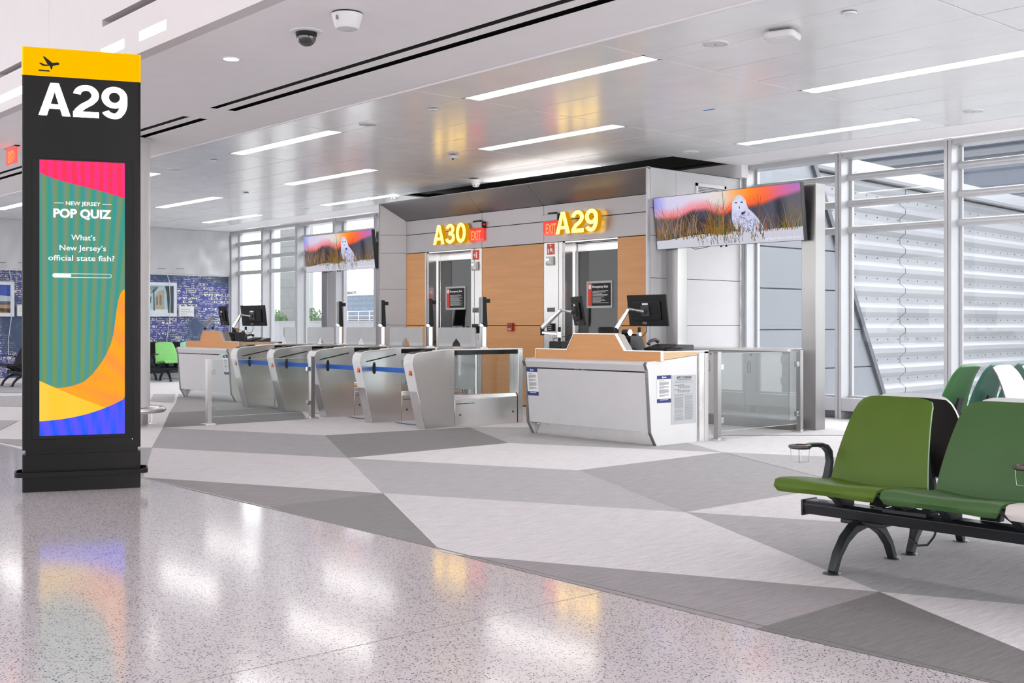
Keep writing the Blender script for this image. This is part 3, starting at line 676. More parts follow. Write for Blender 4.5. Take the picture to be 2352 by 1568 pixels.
def number(m, s, o, xd, up, h, gap=.07, sx=1.0, depth=.08, mi=0, mie=1):
    xd = Vector(xd); up = Vector(up); nn = xd.cross(up); o = Vector(o); x = 0
    for ch in s:
        st, w = strokes(ch)
        if ch == 'A':   # cut the feet and apex flat: clamp to the 0..1 box
            def T3(p, d, x=x): return o+xd*(x+p[0])*h*sx+up*max(0, min(1, p[1]))*h-nn*d
            for pts in ([(0, 0), (.185, 0), (.36, .74), (.36, 1), (.265, 1)], [(.72, 0), (.535, 0), (.36, .74), (.36, 1), (.455, 1)], [(.20, .21), (.52, .21), (.48, .35), (.24, .35)]):
                n_ = len(pts); m.add([T3(p, 0) for p in pts], [list(range(n_))], mi)
                for i in range(n_):
                    if (pts[i][0] == .36 and pts[(i+1) % n_][0] == .36): continue
                    m.add([T3(pts[i], 0), T3(pts[(i+1) % n_], 0), T3(pts[(i+1) % n_], depth), T3(pts[i], depth)], [(0, 1, 2, 3)], mie)
        else:
            def T3(p, d, x=x): return o+xd*(x+p[0])*h*sx+up*p[1]*h-nn*d
            for path, t in st: strip(m, path, t, T3, depth, mi, mie)
        x += w+gap
    return x-gap
def gate_number(s, x0, x1, label):
    wtot = {'A30': .72+.60+.59+.14, 'A29': .72+.59+.60+.14}[s]
    h = .325; sx = (x1-x0)/(wtot*h)
    m = MB(); number(m, s, (x0, YI-.150, 2.628), (1, 0, 0), (0, 0, 1), h, sx=sx, depth=.085)
    return tag(m.build('gate_number', [M_letter, M_lettere]), label, 'sign', 'lit gate numbers on the portal')
gate_number('A30', -15.445, -14.575, 'glowing yellow A30 lettering on the portal band')
gate_number('A29', -12.445, -11.565, 'glowing yellow A29 lettering on the portal band')

def exit_sign(x0, x1, ztop, y, label, text='EXIT', recessed=False):
    """edge-lit sign hung from a slim housing, facing -y, local to x0"""
    t = thing('exit_sign', label, 'exit sign', (x0, y, ztop), world=True)
    if recessed: ztop += .085
    h = MB(); h.box((x0, y-.03, ztop-.10), (x1-.03, y+.03, ztop)); h.build('housing', M_alud, t, bevel=.004)
    c = MB(); c.box((x1-.03, y-.03, ztop-.10), (x1, y+.03, ztop)); c.box((x0+.12, y-.01, ztop), (x1-.09, y+.02, ztop+.03)); c.build('end_cap', M_black, t)
    l = MB(); l.box((x1, y-.012, ztop-.06), (x1+.003, y+.012, ztop-.03)); l.build('indicator', emit('exit_indicator', (255, 40, 30), 1.5) if 'exit_indicator' not in bpy.data.materials else bpy.data.materials['exit_indicator'], t)
    p = MB(); p.box((x0+.01, y-.005, ztop-.31), (x1-.01, y+.004, ztop-.10)); pn = p.build('panel', M_acry, t)
    w = (x1-x0)*.62
    tx = MB(); tx.text(text, (x0+(x1-x0)*.5, y-.0055, ztop-.285), (1, 0, 0), (0, 0, 1), h=.155, w=w, align='c', depth=.003, bold=.02); tx.build('lettering', M_exit, pn)
    return t
exit_sign(-14.645, -14.245, 2.95, YI-.032, 'red lit EXIT sign beside the yellow A30')
exit_sign(-12.85, -12.475, 2.95, YI-.032, 'red lit EXIT sign left of the yellow A29')

# small fittings on the stainless panels
def red_plate(x0, x1, z0, z1, hose, label):
    t = thing('extinguisher_sign', label, 'sign', ((x0+x1)/2, YI, z0), group='red fire equipment signs', world=True)
    m = MB(); m.box((x0, YI-.006, z0), (x1, YI, z1)); pl = m.build('plate', M_red, t)
    g = MB(); w = x1-x0; h = z1-z0; y0, y1 = YI-.0075, YI-.006
    if hose:
        g.box((x0+.12*w, y0, z0+.10*h), (x0+.30*w, y1, z0+.50*h)); g.box((x0+.16*w, y0, z0+.50*h), (x0+.26*w, y1, z0+.56*h))
        g.box((x0+.44*w, y0, z0+.28*h), (x0+.74*w, y1, z0+.58*h))
        g.tube([(x0+.72*w, y0, z0+.26*h), (x0+.74*w, y0, z0+.16*h), (x0+.82*w, y0, z0+.14*h), (x0+.88*w, y0, z0+.24*h), (x0+.88*w, y0, z0+.4*h)], .004, 6)
        g.prism([(x0+.36*w, z0+.80*h), (x0+.66*w, z0+.80*h), (x0+.51*w, z0+.93*h)], 'y', y0, y1); g.box((x0+.48*w, y0, z0+.67*h), (x0+.54*w, y1, z0+.80*h))
    else:
        g.box((x0+.52*w, y0, z0+.18*h), (x0+.74*w, y1, z0+.66*h)); g.box((x0+.56*w, y0, z0+.66*h), (x0+.72*w, y1, z0+.76*h)); g.box((x0+.50*w, y0, z0+.74*h), (x0+.62*w, y1, z0+.79*h))
        g.prism([(x0+.15*w, z0+.48*h), (x0+.45*w, z0+.48*h), (x0+.30*w, z0+.62*h)], 'y', y0, y1); g.box((x0+.26*w, y0, z0+.35*h), (x0+.34*w, y1, z0+.48*h))
    g.build('pictogram', M_wht, pl)
red_plate(-14.575, -14.415, 2.343, 2.50, False, 'small red extinguisher pictogram sign right of the A30 door')
red_plate(-12.785, -12.63, 2.345, 2.51, True, 'small red extinguisher and hose sign left of the A29 door')
def strobe(x0, x1, z0, z1, label):
    t = thing('fire_strobe', label, 'alarm', ((x0+x1)/2, YI, z0), group='fire alarm strobes', world=True)
    m = MB(); m.box((x0, YI-.03, z0), (x1, YI, z1)); m.prism([(YI-.05, z0+.02), (YI-.03, z0), (YI-.03, z1-.01), (YI-.045, z1-.03)], 'x', x0+.012, x1-.012); bd = m.build('body', M_plast, t, bevel=.006)
    l = MB(); l.box((x0+.02, YI-.054, z1-.065), (x1-.05, YI-.045, z1-.03)); l.build('lens', M_chrome, t)
    k = MB(); k.text('FIRE', (x0+.03, YI-.051, z0+.018), (1, 0, 0), (0, 0, 1), h=.012, depth=.002); k.build('lettering', M_inkd, t)
strobe(-14.572, -14.428, 2.165, 2.31, 'white fire strobe below the red sign by door A30')
strobe(-12.785, -12.64, 2.18, 2.315, 'white fire strobe below the red sign by door A29')
def plaque(x0, x1, z0, z1, label):
    t = thing('refuge_plaque', label, 'sign', ((x0+x1)/2, YI, z0), world=True)
    m = MB(); m.box((x0, YI-.006, z0), (x1, YI, z1)); p = m.build('plate', M_brass, t)
    k = MB(); k.text('AREA OF', (x0+.055, YI-.0062, z0+.040), (1, 0, 0), (0, 0, 1), h=.017, w=(x1-x0)*.55, depth=.002); k.text('REFUGE', (x0+.055, YI-.0062, z0+.014), (1, 0, 0), (0, 0, 1), h=.017, w=(x1-x0)*.5, depth=.002)
    k.tube([(x0+.02+.016*math.cos(a_*PI/4), YI-.007, z0+.026+.016*math.sin(a_*PI/4)) for a_ in range(8)], .003, 5, closed=True); k.tube([(x0+.017, YI-.007, z0+.06), (x0+.017, YI-.007, z0+.035), (x0+.035, YI-.007, z0+.032)], .003, 5)
    k.build('lettering', M_inkd, p)
plaque(-14.575, -14.425, 1.478, 1.56, 'small grey area of refuge plate beside the A30 door')
plaque(-12.78, -12.62, 1.475, 1.54, 'small grey area of refuge plate beside the A29 door')
def reader(x0, x1, z0, z1, label):
    t = thing('door_card_reader', label, 'card reader', ((x0+x1)/2, YI, z0), world=True)
    m = MB(); m.box((x0, YI-.035, z0), (x1, YI, z1)); m.build('body', M_black, t, bevel=.006)
    k = MB()
    for i in range(3): k.box((x0+.03, YI-.037, z0+.025+i*.028), (x1-.03, YI-.035, z0+.037+i*.028))
    k.build('keys', M_greyp, t)
reader(-14.56, -14.43, 1.14, 1.29, 'black door keypad beside the A30 door')
reader(-12.76, -12.63, 1.18, 1.30, 'black door keypad behind the right desk monitor arm')
def outlet(x0, x1, z0, z1, label):
    t = thing('wall_outlet', label, 'outlet', ((x0+x1)/2, YI, z0), world=True)
    m = MB(); m.box((x0, YI-.008, z0), (x1, YI, z1)); m.build('plate', M_plast, t, bevel=.002)
    k = MB()
    for i in range(2): k.box((x0+.02+i*(x1-x0)*.48, YI-.010, z0+.015), (x0+.045+i*(x1-x0)*.48, YI-.008, z1-.015))
    k.build('sockets', M_greyp, t)
outlet(-14.54, -14.43, 1.03, 1.13, 'white double wall socket by the A30 door')
outlet(-12.75, -12.63, 1.026, 1.118, 'white double wall socket by the A29 door')
t = thing('fire_pull_station', 'small red fire alarm pull box on the maple wall between doors', 'alarm', (-13.61, YI, 1.18), world=True)
m = MB(); m.box((-13.675, YI-.045, 1.181), (-13.55, YI, 1.31)); m.build('body', M_fire, t, bevel=.006)
m = MB(); m.box((-13.65, YI-.052, 1.25), (-13.575, YI-.045, 1.28)); m.build('pull_bar', mat('alarm_dark_red', (120, 24, 20), .4), t)
m = MB(); m.text('FIRE', (-13.6125, YI-.047, 1.20), (1, 0, 0), (0, 0, 1), h=.022, w=.075, align='c', depth=.002, bold=.02); m.build('lettering', M_wht, t)
# emergency-exit notices on the glass
def lines(m, x0, x1, z0, z1, k, y, th, jit=.35, mi=0, ax='x'):
    for i in range(k):
        z = z1-(z1-z0)*i/max(1, k-1); xe = x1-(x1-x0)*random.random()*jit
        if ax == 'x': m.box((x0, y-.0006, z), (xe, y, z+th), mi)
        else: m.box((y, x0, z), (y+.0006, xe, z+th), mi)
def notice(x0, x1, z0, z1, label):
    y = YI+.26+.012
    t = thing('emergency_exit_notice', label, 'sign', ((x0+x1)/2, y, z0), group='emergency exit notices', world=True)
    m = MB(); m.box((x0, y-.003, z0), (x1, y, z1)); m.build('border', M_greyp, t)
    w = x1-x0; h = z1-z0
    m = MB(); m.box((x0+.07*w, y-.006, z0+.08*h), (x1-.05*w, y-.003, z1-.08*h)); pl = m.build('plate', M_black, t)
    m = MB(); m.box((x0+.07*w, y-.008, z0+.08*h), (x0+.21*w, y-.006, z1-.08*h)); rb = m.build('red_band', M_red, t)
    k = MB(); k.text('Emergency Exit', (x0+.23*w, y-.0085, z1-.25*h), (1, 0, 0), (0, 0, 1), h=.085*h, w=.62*w, depth=.001, bold=.03)
    lines(k, x0+.24*w, x1-.12*w, z0+.18*h, z1-.38*h, 11, y-.0065, .0055, .5)
    k.build('lettering', M_wht, pl)
    k = MB(); k.box((x0+.09*w, y-.0085, z1-.29*h), (x0+.19*w, y-.008, z1-.13*h)); k.build('pictogram', M_wht, rb)
notice(-15.64, -15.10, 1.54, 1.935, 'black and red emergency exit notice on the A30 door glass')
notice(-12.21, -11.68, 1.53, 1.93, 'black and red emergency exit notice on the A29 door glass')
t = thing('fire_extinguisher_cabinet', 'red fire extinguisher cabinet seen through the A29 door glass', 'cabinet', (-11.9, 13.4, 1.0), world=True)
m = MB(); m.box((-12.12, 13.27, .75), (-11.72, 13.39, 1.35)); m.build('box', M_red, t)
m = MB(); m.box((-12.04, 13.25, .8), (-11.80, 13.27, 1.3)); m.build('door', M_fire, t)
m = MB(); m.cyl((-11.92, 13.2, .85), (-11.92, 13.2, 1.2), .045); m.cyl((-11.92, 13.2, 1.2), (-11.92, 13.2, 1.26), .02); m.build('extinguisher', M_wht, t)
# vent grille on the white side wall
t = thing('vent_grille', 'white louvred air grille high on the white side wall', 'vent', (XR, 12.94, 3.1), world=True)
m = MB(); y0, y1, z0, z1 = 12.618, 13.29, 3.02, 3.275
m.box((XR+.002, y0, z0), (XR+.02, y1, z0+.04)); m.box((XR+.002, y0, z1-.04), (XR+.02, y1, z1)); m.box((XR+.002, y0, z0), (XR+.02, y0+.04, z1)); m.box((XR+.002, y1-.04, z0), (XR+.02, y1, z1)); m.build('frame', M_plast, t)
for i in range(8):
    m = MB(); z = z0+.05+i*.022; m.add([(XR+.004, y0+.04, z), (XR+.004, y1-.04, z), (XR+.018, y1-.04, z+.012), (XR+.018, y0+.04, z+.012)], [(0, 1, 2, 3)]); m.box((XR+.012, y0+.04, z+.006), (XR+.018, y1-.04, z+.013)); m.build('louvre', M_plast, t)
m = MB(); m.box((XR+.002, y0+.03, z0+.03), (XR+.004, y1-.03, z1-.03)); m.build('backing', M_dark, t)
# ------------------------------------------------------------------ ceiling fittings
def disc(name, label, cat, x, y, r, group=None):
    t = thing(name, label, cat, (x, y, ZC), group=group)
    m = MB(); m.lathe([(0, -.012), (r*.93, -.012), (r, -.006), (r, 0)], n=36); m.build('grille', mat('speaker_grille', (205, 204, 205), .6) if 'speaker_grille' not in MATS else MATS['speaker_grille'], t, smooth=True)
    m = MB(); m.lathe([(r, -.010), (r+.008, -.006), (r+.01, 0)], n=36); m.build('rim', M_white, t, smooth=True)
    m = MB(); m.lathe([(0, -.017), (.008, -.016), (.01, -.012)], n=12); m.build('screw', M_steeld, t)
for x, y, l in ((-6.01, 7.53, 'round grey speaker disc beside the square access point'), (-11.08, 7.53, 'round grey speaker disc at the right end of the long strip lamp'), (-16.17, 7.53, 'round grey speaker disc right of the round column top'), (-6.05, 12.0, 'round grey speaker disc near the window head at far right'), (-10.0, 12.0, 'faint round speaker disc above the white side wall'), (-19.9, 12.0, 'small speaker disc far left above the hanging screen')):
    disc('ceiling_speaker', l, 'speaker', x, y, .098, 'ceiling speakers')
def sprink(x, y, l):
    t = thing('sprinkler_cover', l, 'sprinkler', (x, y, ZC), group='sprinkler covers')
    m = MB(); m.lathe([(0, -.02), (.05, -.02), (.055, -.014), (.055, -.008)], n=24); m.build('plate', M_plast, t, smooth=True)
    m = MB(); m.cyl((0, 0, -.008), (0, 0, 0), .035); m.build('collar', M_inkd, t)
for x, y, l in ((-4.75, 7.52, 'small round white sprinkler cover at upper right of the planks'), (-9.83, 7.52, 'small round sprinkler cover left of the brightest lamp'), (-14.9, 7.52, 'small dark-edged sprinkler cover left of the long strip lamp'), (-18.2, 9.8, 'small dark sprinkler cover in the middle row at left'), (-17.6, 12.0, 'small sprinkler cover above the left hanging screen')): sprink(x, y, l)
# dome camera
t = thing('dome_camera', 'dark glass dome security camera on the plaster soffit', 'camera', (-7.91, 4.79, ZC))
m = MB(); m.lathe([(0, -.012), (.105, -.012), (.125, -.008), (.13, 0)], n=40); m.build('flange', M_plast, t, smooth=True)
m = MB(); m.lathe([(.085, -.012), (.082, -.04), (.075, -.045)], n=40); m.build('ring', M_black, t, smooth=True)
m = MB(); m.lathe([(.078*math.cos(a_*PI/20), -.045-.075*math.sin(a_*PI/20)) for a_ in range(11)], n=40); m.build('dome', mat('smoked_dome', (30, 28, 28), .05, spec=.9, coat=.6), t, smooth=True)
# round white sensor housing
t = thing('ceiling_sensor', 'white tapered sensor housing beside the dome camera', 'sensor', (-7.25, 4.74, ZC))
m = MB(); m.lathe([(.115, -.01), (.118, -.012), (.092, -.105), (.08, -.118), (0, -.12)], n=40); m.build('housing', M_plast, t, smooth=True)
m = MB(); m.lathe([(.112, 0), (.112, -.01), (0, -.01)], n=40); m.build('base', M_dark, t)
m = MB(); m.lathe([(0, -.128), (.06, -.125), (.078, -.118)], n=32); m.build('lens', M_lam, t, smooth=True)
m = MB(); m.box((.03, -.118, -.07), (.036, -.10, -.04)); m.build('indicator', M_ink, t)
# downlight
t = thing('recessed_downlight', 'small lit round downlight in the plaster soffit', 'light', (-9.16, 4.79, ZC))
m = MB(); m.lathe([(.085, 0), (.085, -.006), (.068, -.006), (.066, 0)], n=36); m.build('trim', M_white, t, smooth=True)
m = MB(); m.lathe([(0, -.003), (.067, -.003)], n=36); m.build('lens', M_lampw, t)
# wifi access point
t = thing('access_point', 'white rounded-square wireless access point under the planks', 'access point', (-5.40, 7.60, ZC), .3)
m = MB(); m.prism(rrect(-.125, -.125, .125, .125, .05, 6), 'z', -.075, -.022); m.build('body', M_plast, t, bevel=.018, seg=3)
m = MB(); m.box((-.08, -.08, -.022), (.08, .08, 0)); m.build('bracket', M_ink, t)
m = MB(); m.box((-.03, -.07, -.0765), (.05, -.055, -.075)); m.build('label_strip', M_wht, t)
def smoke(x, y, l, s=1.0):
    t = thing('smoke_detector', l, 'smoke detector', (x, y, ZC), group='smoke detectors')
    m = MB(); m.lathe([(.075*s, 0), (.075*s, -.02*s), (.06*s, -.03*s)], n=28); m.build('base', M_plast, t, smooth=True)
    m = MB(); m.lathe([(.06*s, -.03*s), (.05*s, -.06*s), (.03*s, -.068*s), (0, -.068*s)], n=28); bd = m.build('head', M_plast, t, smooth=True)
    for i in range(6):
        a_ = i*PI/3; m = MB(); m.cbox((.054*s*math.cos(a_), .054*s*math.sin(a_), -.045*s), (.014*s, .014*s, .014*s), M=None); m.build('slot', M_inkd, bd)
smoke(-14.50, 11.97, 'white smoke detector in front of the portal top edge')
smoke(-16.9, 12.05, 'white smoke detector at the left corner of the portal top')
t = thing('motion_sensor', 'white boxy sensor hanging between the yellow reflections', 'sensor', (-12.30, 9.75, ZC))
m = MB(); m.box((-.06, -.06, -.055), (.06, .06, -.01)); m.build('body', M_plast, t, bevel=.012)
m = MB(); m.cyl((0, 0, -.01), (0, 0, 0), .03); m.build('mount', M_ink, t)
m = MB(); m.lathe([(0, -.075), (.012, -.07), (.016, -.055)], n=14); m.build('eye', M_inkd, t)
t = thing('pipe_escutcheon', 'small dark open hole in the planks above the A30 door', 'ceiling fitting', (-14.05, 11.555, ZC))
m = MB(); m.lathe([(.07, -.001), (.085, -.006), (.09, 0)], n=28); m.build('rim', M_ink, t, smooth=True)
m = MB(); m.lathe([(0, -.002), (.075, -.002)], n=28); m.build('opening', M_dark, t)
m = MB(); m.box((-.075, -.02, -.002), (.075, .02, -.0005)); o = m.build('tape_strip', M_tape); o.location = (-7.91, 9.80, ZC); tag(o, 'short strip of blue tape stuck to the ceiling', 'tape')

# exit sign at far left, hung from the soffit edge, facing the concourse
t = exit_sign(-15.78, -15.35, 3.60, 5.0, 'red lit EXIT sign with arrow at the left edge, beside the black sign', text='EXIT>', recessed=True)
# ------------------------------------------------------------------ pylon sign
def screen_grid(m, x0, x1, z0, z1, y, nx, nz, fn, inside=None):
    vs = []; cs = []; fs = []
    for j in range(nz+1):
        for i in range(nx+1):
            u = i/nx; v = j/nz; vs.append((x0+(x1-x0)*u, y, z0+(z1-z0)*v)); cs.append(fn(u, v))
    for j in range(nz):
        for i in range(nx): a_ = j*(nx+1)+i; fs.append((a_, a_+1, a_+nx+2, a_+nx+1))
    m.add(vs, fs, 0, cs)
def mixc(a_, b_, t): t = max(0, min(1, t)); return tuple(a_[i]+(b_[i]-a_[i])*t for i in range(3))
PY = thing('information_pylon', 'tall black gate pylon with yellow header and lit quiz screen', 'sign', (-8.984, 2.959, 0), math.radians(67.714))
DP = .17
m = MB(); m.prism(rrect(0, .004, .857, DP, .022, 4), 'z', .32, 3.17); m.build('cabinet', M_pyl, PY, smooth=True)
m = MB(); m.prism(rrect(.0, .006, .857, DP, .022, 4), 'z', 0.0, .285); m.prism(rrect(.02, .02, .837, DP-.02, .02, 4), 'z', .285, .32); m.build('plinth', M_pyl, PY, smooth=True)
m = MB(); m.prism(rrect(-.004, .0, .861, DP+.004, .022, 4), 'z', 3.17, 3.385); hd = m.build('header', [M_yel], PY, smooth=True)
m = MB(); m.box((.01, -.001, 3.172), (.847, .0, 3.383)); m.build('header_face', M_yelE, hd)
# departing aeroplane
def PX(u, v): return (u, v)
pl = [(.12, 3.268), (.135, 3.27), (.158, 3.258), (.182, 3.258), (.148, 3.318), (.160, 3.318), (.216, 3.262+.012), (.250, 3.280), (.262, 3.278), (.266, 3.270), (.262, 3.262), (.218, 3.250), (.214, 3.225), (.206, 3.222), (.196, 3.250), (.165, 3.246), (.150, 3.246), (.138, 3.252)]
m = MB()
S_ = lambda p: (p[0], -.0025, p[1])
n_ = len(pl)
m.add([(p[0], -.003, p[1]) for p in pl]+[(p[0], -.001, p[1]) for p in pl], [list(range(n_))]+[(i, (i+1) % n_, n_+(i+1) % n_, n_+i) for i in range(n_)])
m.box((.118, -.003, 3.205), (.196, -.001, 3.216)); m.build('departure_pictogram', M_pyl, hd)
m = MB(); h = .248; number(m, 'A29', (.118, -.004, 2.872), (1, 0, 0), (0, 0, 1), h, gap=.06, sx=.64/((.72+.59+.60+.12)*h), depth=.006, mi=0, mie=0); m.build('gate_lettering', M_wletter, PY)
m = MB(); m.box((.07, -.001, .40), (.80, .004, 2.545)); scf = m.build('screen_surround', mat('screen_bezel', (14, 12, 12), .35, spec=.2), PY, bevel=.002, seg=1)
X0, X1, Z0, Z1 = .124, .740, .428, 2.532
m = MB()
def teal(u, v):
    y = v*3.4; x = u
    ph = x*20+ (1-v)*(1-v)*9*x*x+ 3.5*math.sin(2.2*v+.6)*(x-.2)
    k = .5+.5*math.sin(ph*2.2)
    c = mixc((44, 156, 150), (122, 150, 84), k)
    k2 = .5+.5*math.sin(ph*2.2+2.1+v*6)
    return mixc(c, (112, 142, 172), .45*k2*k2)
screen_grid(m, X0, X1, Z0, Z1, -.0012, 90, 150, teal)
U = lambda u, v, e: (X0+(X1-X0)*u, -.0012-e, v)
def fillstrip(top, bot, e, fn):     # matched outlines left->right
    vs = []; cs = []; fs = []; k = len(top)
    for i in range(k):
        for q in (top[i], bot[i]):
            vs.append((q[0], -.0012-e, q[1])); cs.append(fn(q))
    for i in range(k-1): fs.append((2*i, 2*i+1, 2*i+3, 2*i+2))
    m.add(vs, fs, 0, cs)
def bez(p, q, r, s, n=24): return [tuple((1-t)**3*p[j]+3*(1-t)**2*t*q[j]+3*(1-t)*t*t*r[j]+t**3*s[j] for j in (0, 1)) for t in [i/n for i in range(n+1)]]
# pink field
bot = bez((X0, 2.432), (.30, 2.35), (.50, 2.34), (X1, 2.256), 60); top = [(p[0], Z1) for p in bot]
fillstrip(top, bot, .0008, lambda q: (255, 44, 132) if math.sin(q[0]*95+q[1]*3) > 0 else (255, 46, 84))
# orange wave
lw = [(X1, 1.552), (.722, 1.54), (.705, 1.51), (.69, 1.46), (.678, 1.38), (.668, 1.30), (.655, 1.2), (.635, 1.12), (.60, 1.04), (.56, .97), (.50, .89), (.44, .835), (.36, .805), (.30, .795), (.23, .79)]
rt = [(X1, 1.552-(1.552-.70)*i/14) for i in range(15)]
ends = [(X1, 1.552), (X1, 1.5), (X1, 1.46), (X1, 1.4), (X1, 1.32), (X1, 1.24), (X1, 1.14), (X1, 1.06), (X1, .97), (X1, .90), (X1, .82), (X1, .76), (X1, .72), (.72, .685), (.62, .62)]
fillstrip(lw, ends, .0008, lambda q: mixc((255, 172, 10), (255, 150, 60), .5+.5*math.sin(q[0]*30+q[1]*26)))
m.poly([U((.23-X0)/(X1-X0), .79, .0008), U((.62-X0)/(X1-X0), .62, .0008), U(0, .55, .0008), U(0, .80, .0008)], 0, (255, 165, 20))
# yellow
ytop = [(X0, .848), (.23, .797), (.36, .735), (.50, .675), (.62, .622)]; ybot = [(X0, .52), (.23, .525), (.36, .53), (.50, .55), (.62, .60)]
fillstrip(ytop, ybot, .0014, lambda q: mixc((255, 200, 30), (255, 214, 84), .5+.5*math.sin(q[0]*70)))
# blue
btop = bez((X0, .540), (.33, .548), (.52, .58), (X1, .700), 60); bbot = [(p[0], Z0) for p in btop]
fillstrip(btop, bbot, .0018, lambda q: mixc((92, 84, 255), (0, 92, 255), max(0, math.sin(q[0]*60+q[1]*14))))
wh = (255, 255, 255)
def stext(s, xc, z, h, w, bold): m.text(s, (xc, -.0036, z), (1, 0, 0), (0, 0, 1), h=h, w=w, align='c', depth=.0006, bold=bold, col=wh)
stext('NEW JERSEY', .437, 2.192, .030, .252, .02); stext('POP QUIZ', .432, 2.098, .066, .42, .045)
stext('What\u2019s', .437, 1.925, .043, .175, .012); stext('New Jersey\u2019s', .434, 1.845, .043, .335, .012); stext('official state fish?', .425, 1.767, .043, .478, .012)
for x0, x1 in ((.228, .296), (.575, .642)): m.add([(x0, -.0036, 2.204), (x1, -.0036, 2.204), (x1, -.0036, 2.209), (x0, -.0036, 2.209)], [(0, 1, 2, 3)], 0, wh)
o_ = rrect(.216, 1.636, .642, 1.668, .015, 6); i_ = rrect(.220, 1.640, .638, 1.664, .011, 6); k = len(o_)
m.add([(p[0], -.0036, p[1]) for p in o_]+[(p[0], -.0036, p[1]) for p in i_], [(i, (i+1) % k, k+(i+1) % k, k+i) for i in range(k)], 0, wh)
q_ = rrect(.220, 1.640, .35, 1.664, .011, 6); m.poly([(p[0], -.0036, p[1]) for p in q_], 0, wh)
m.build('screen', M_scr, scf)
# bumper rail around the plinth
m = MB(); r_ = [(p[0], p[1], .138) for p in rrect(-.055, -.055, .912, DP+.055, .06, 5)]
k = len(r_)
vs = []; fs = []
for (x, y, z) in r_:
    cx, cy = .4285, DP/2
    for dx, dz in ((-.0, -.017), (.012, -.017), (.012, .017), (-.0, .017)):
        l_ = math.hypot(x-cx, y-cy); vs.append((x-(x-cx)/l_*dx, y-(y-cy)/l_*dx*2, z+dz))
for i in range(k):
    for j in range(4): fs.append((i*4+j, i*4+(j+1) % 4, ((i+1) % k)*4+(j+1) % 4, ((i+1) % k)*4+j))
m.add(vs, fs); m.build('bumper_rail', M_pyl, PY)
for x in (.27, .62):
    m = MB(); m.box((x, -.05, .13), (x+.075, .01, .148)); m.build('rail_bracket', M_pyl, PY)
for x, z in ((.795, .385),): m = MB(); m.cyl((x, -.002, z), (x, .004, z), .004, n=10); m.build('screw', M_wht, PY)

# ------------------------------------------------------------------ round column and its guard rail
CX_, CY_ = -14.02, 5.83
t = thing('round_column', 'round white column with steel foot behind the black pylon', 'column', (CX_, CY_, 0))
m = MB(); m.lathe([(.34, .25), (.34, 3.545), (.36, 3.56), (.36, 3.595)], n=56); m.lathe([(0, .25), (.34, .25)], n=56); m.build('shell', M_lam, t, smooth=True)
m = MB(); m.lathe([(.315, 0), (.315, .25)], n=56); m.build('foot', M_steelv, t, smooth=True)
m = MB(); m.lathe([(.345, 3.57), (.345, 3.598)], n=56); m.build('top_trim', M_steeld, t, smooth=True)
t = thing('guard_rail', 'round steel guard rail circling the white column foot', 'rail', (CX_, CY_, 0))
m = MB(); m.tube([(.50*math.cos(i*PI/24), .50*math.sin(i*PI/24), .215) for i in range(48)], .034, 12, closed=True); m.build('ring', M_steel, t, smooth=True)
for a_ in (-.15, 1.9, 4.0):
    m = MB(); c_, s_ = math.cos(a_), math.sin(a_); m.cbox((.47*c_, .47*s_, .10), (.06, .02, .20), M=None); lg = m.build('leg', M_steel, t)
    m = MB(); m.cbox((.47*c_, .47*s_, .006), (.11, .07, .012)); m.cyl((.47*c_-.04, .47*s_, .012), (.47*c_-.04, .47*s_, .025), .008); m.cyl((.47*c_+.04, .47*s_, .012), (.47*c_+.04, .47*s_, .025), .008); m.build('foot_plate', M_steel, lg)

# ------------------------------------------------------------------ glass rails
def glass_rail(x, y0, y1, z0, h, label):
    t = thing('glass_barrier', label, 'barrier', (x, y0, 0), group='glass barriers')
    L = y1-y0
    for y in (0, L):
        m = MB(); m.box((-.03, y-.03, 0), (.03, y+.03, h)); p = m.build('post', M_post, t, bevel=.003)
        m = MB(); m.prism(rrect(-.08, y-.075, .08, y+.075, .02, 4), 'z', 0, .022); m.build('foot_plate', M_steel, p)
        for z in (z0+.09, h-.20):
            s_ = 1 if y == 0 else -1
            m = MB(); m.box((-.022, min(y+s_*.03, y+s_*.085), z), (.022, max(y+s_*.03, y+s_*.085), z+.06)); m.build('clamp', M_chrome, p, bevel=.004)
    m = MB(); m.box((-.005, .05, z0), (.005, L-.05, h-.02)); m.build('pane', M_clear, t)
    m = MB(); m.box((-.0055, .05, h-.022), (.0055, L-.05, h-.019)); m.box((-.0055, .05, z0-.001), (.0055, L-.05, z0+.003)); m.build('pane_edge', mat('glass_edge', (190, 205, 200), .2) if 'glass_edge' not in MATS else MATS['glass_edge'], t)
glass_rail(-13.54, 6.764, 8.285, .10, .848, 'low glass barrier on steel posts in front of the leftmost gates')
glass_rail(-8.0, 10.057, 11.607, .10, .98, 'glass barrier on steel posts right of the front desk')
glass_rail(-10.55, 10.25, 11.2, .10, .98, 'glass barrier on a steel post behind the rightmost gate')

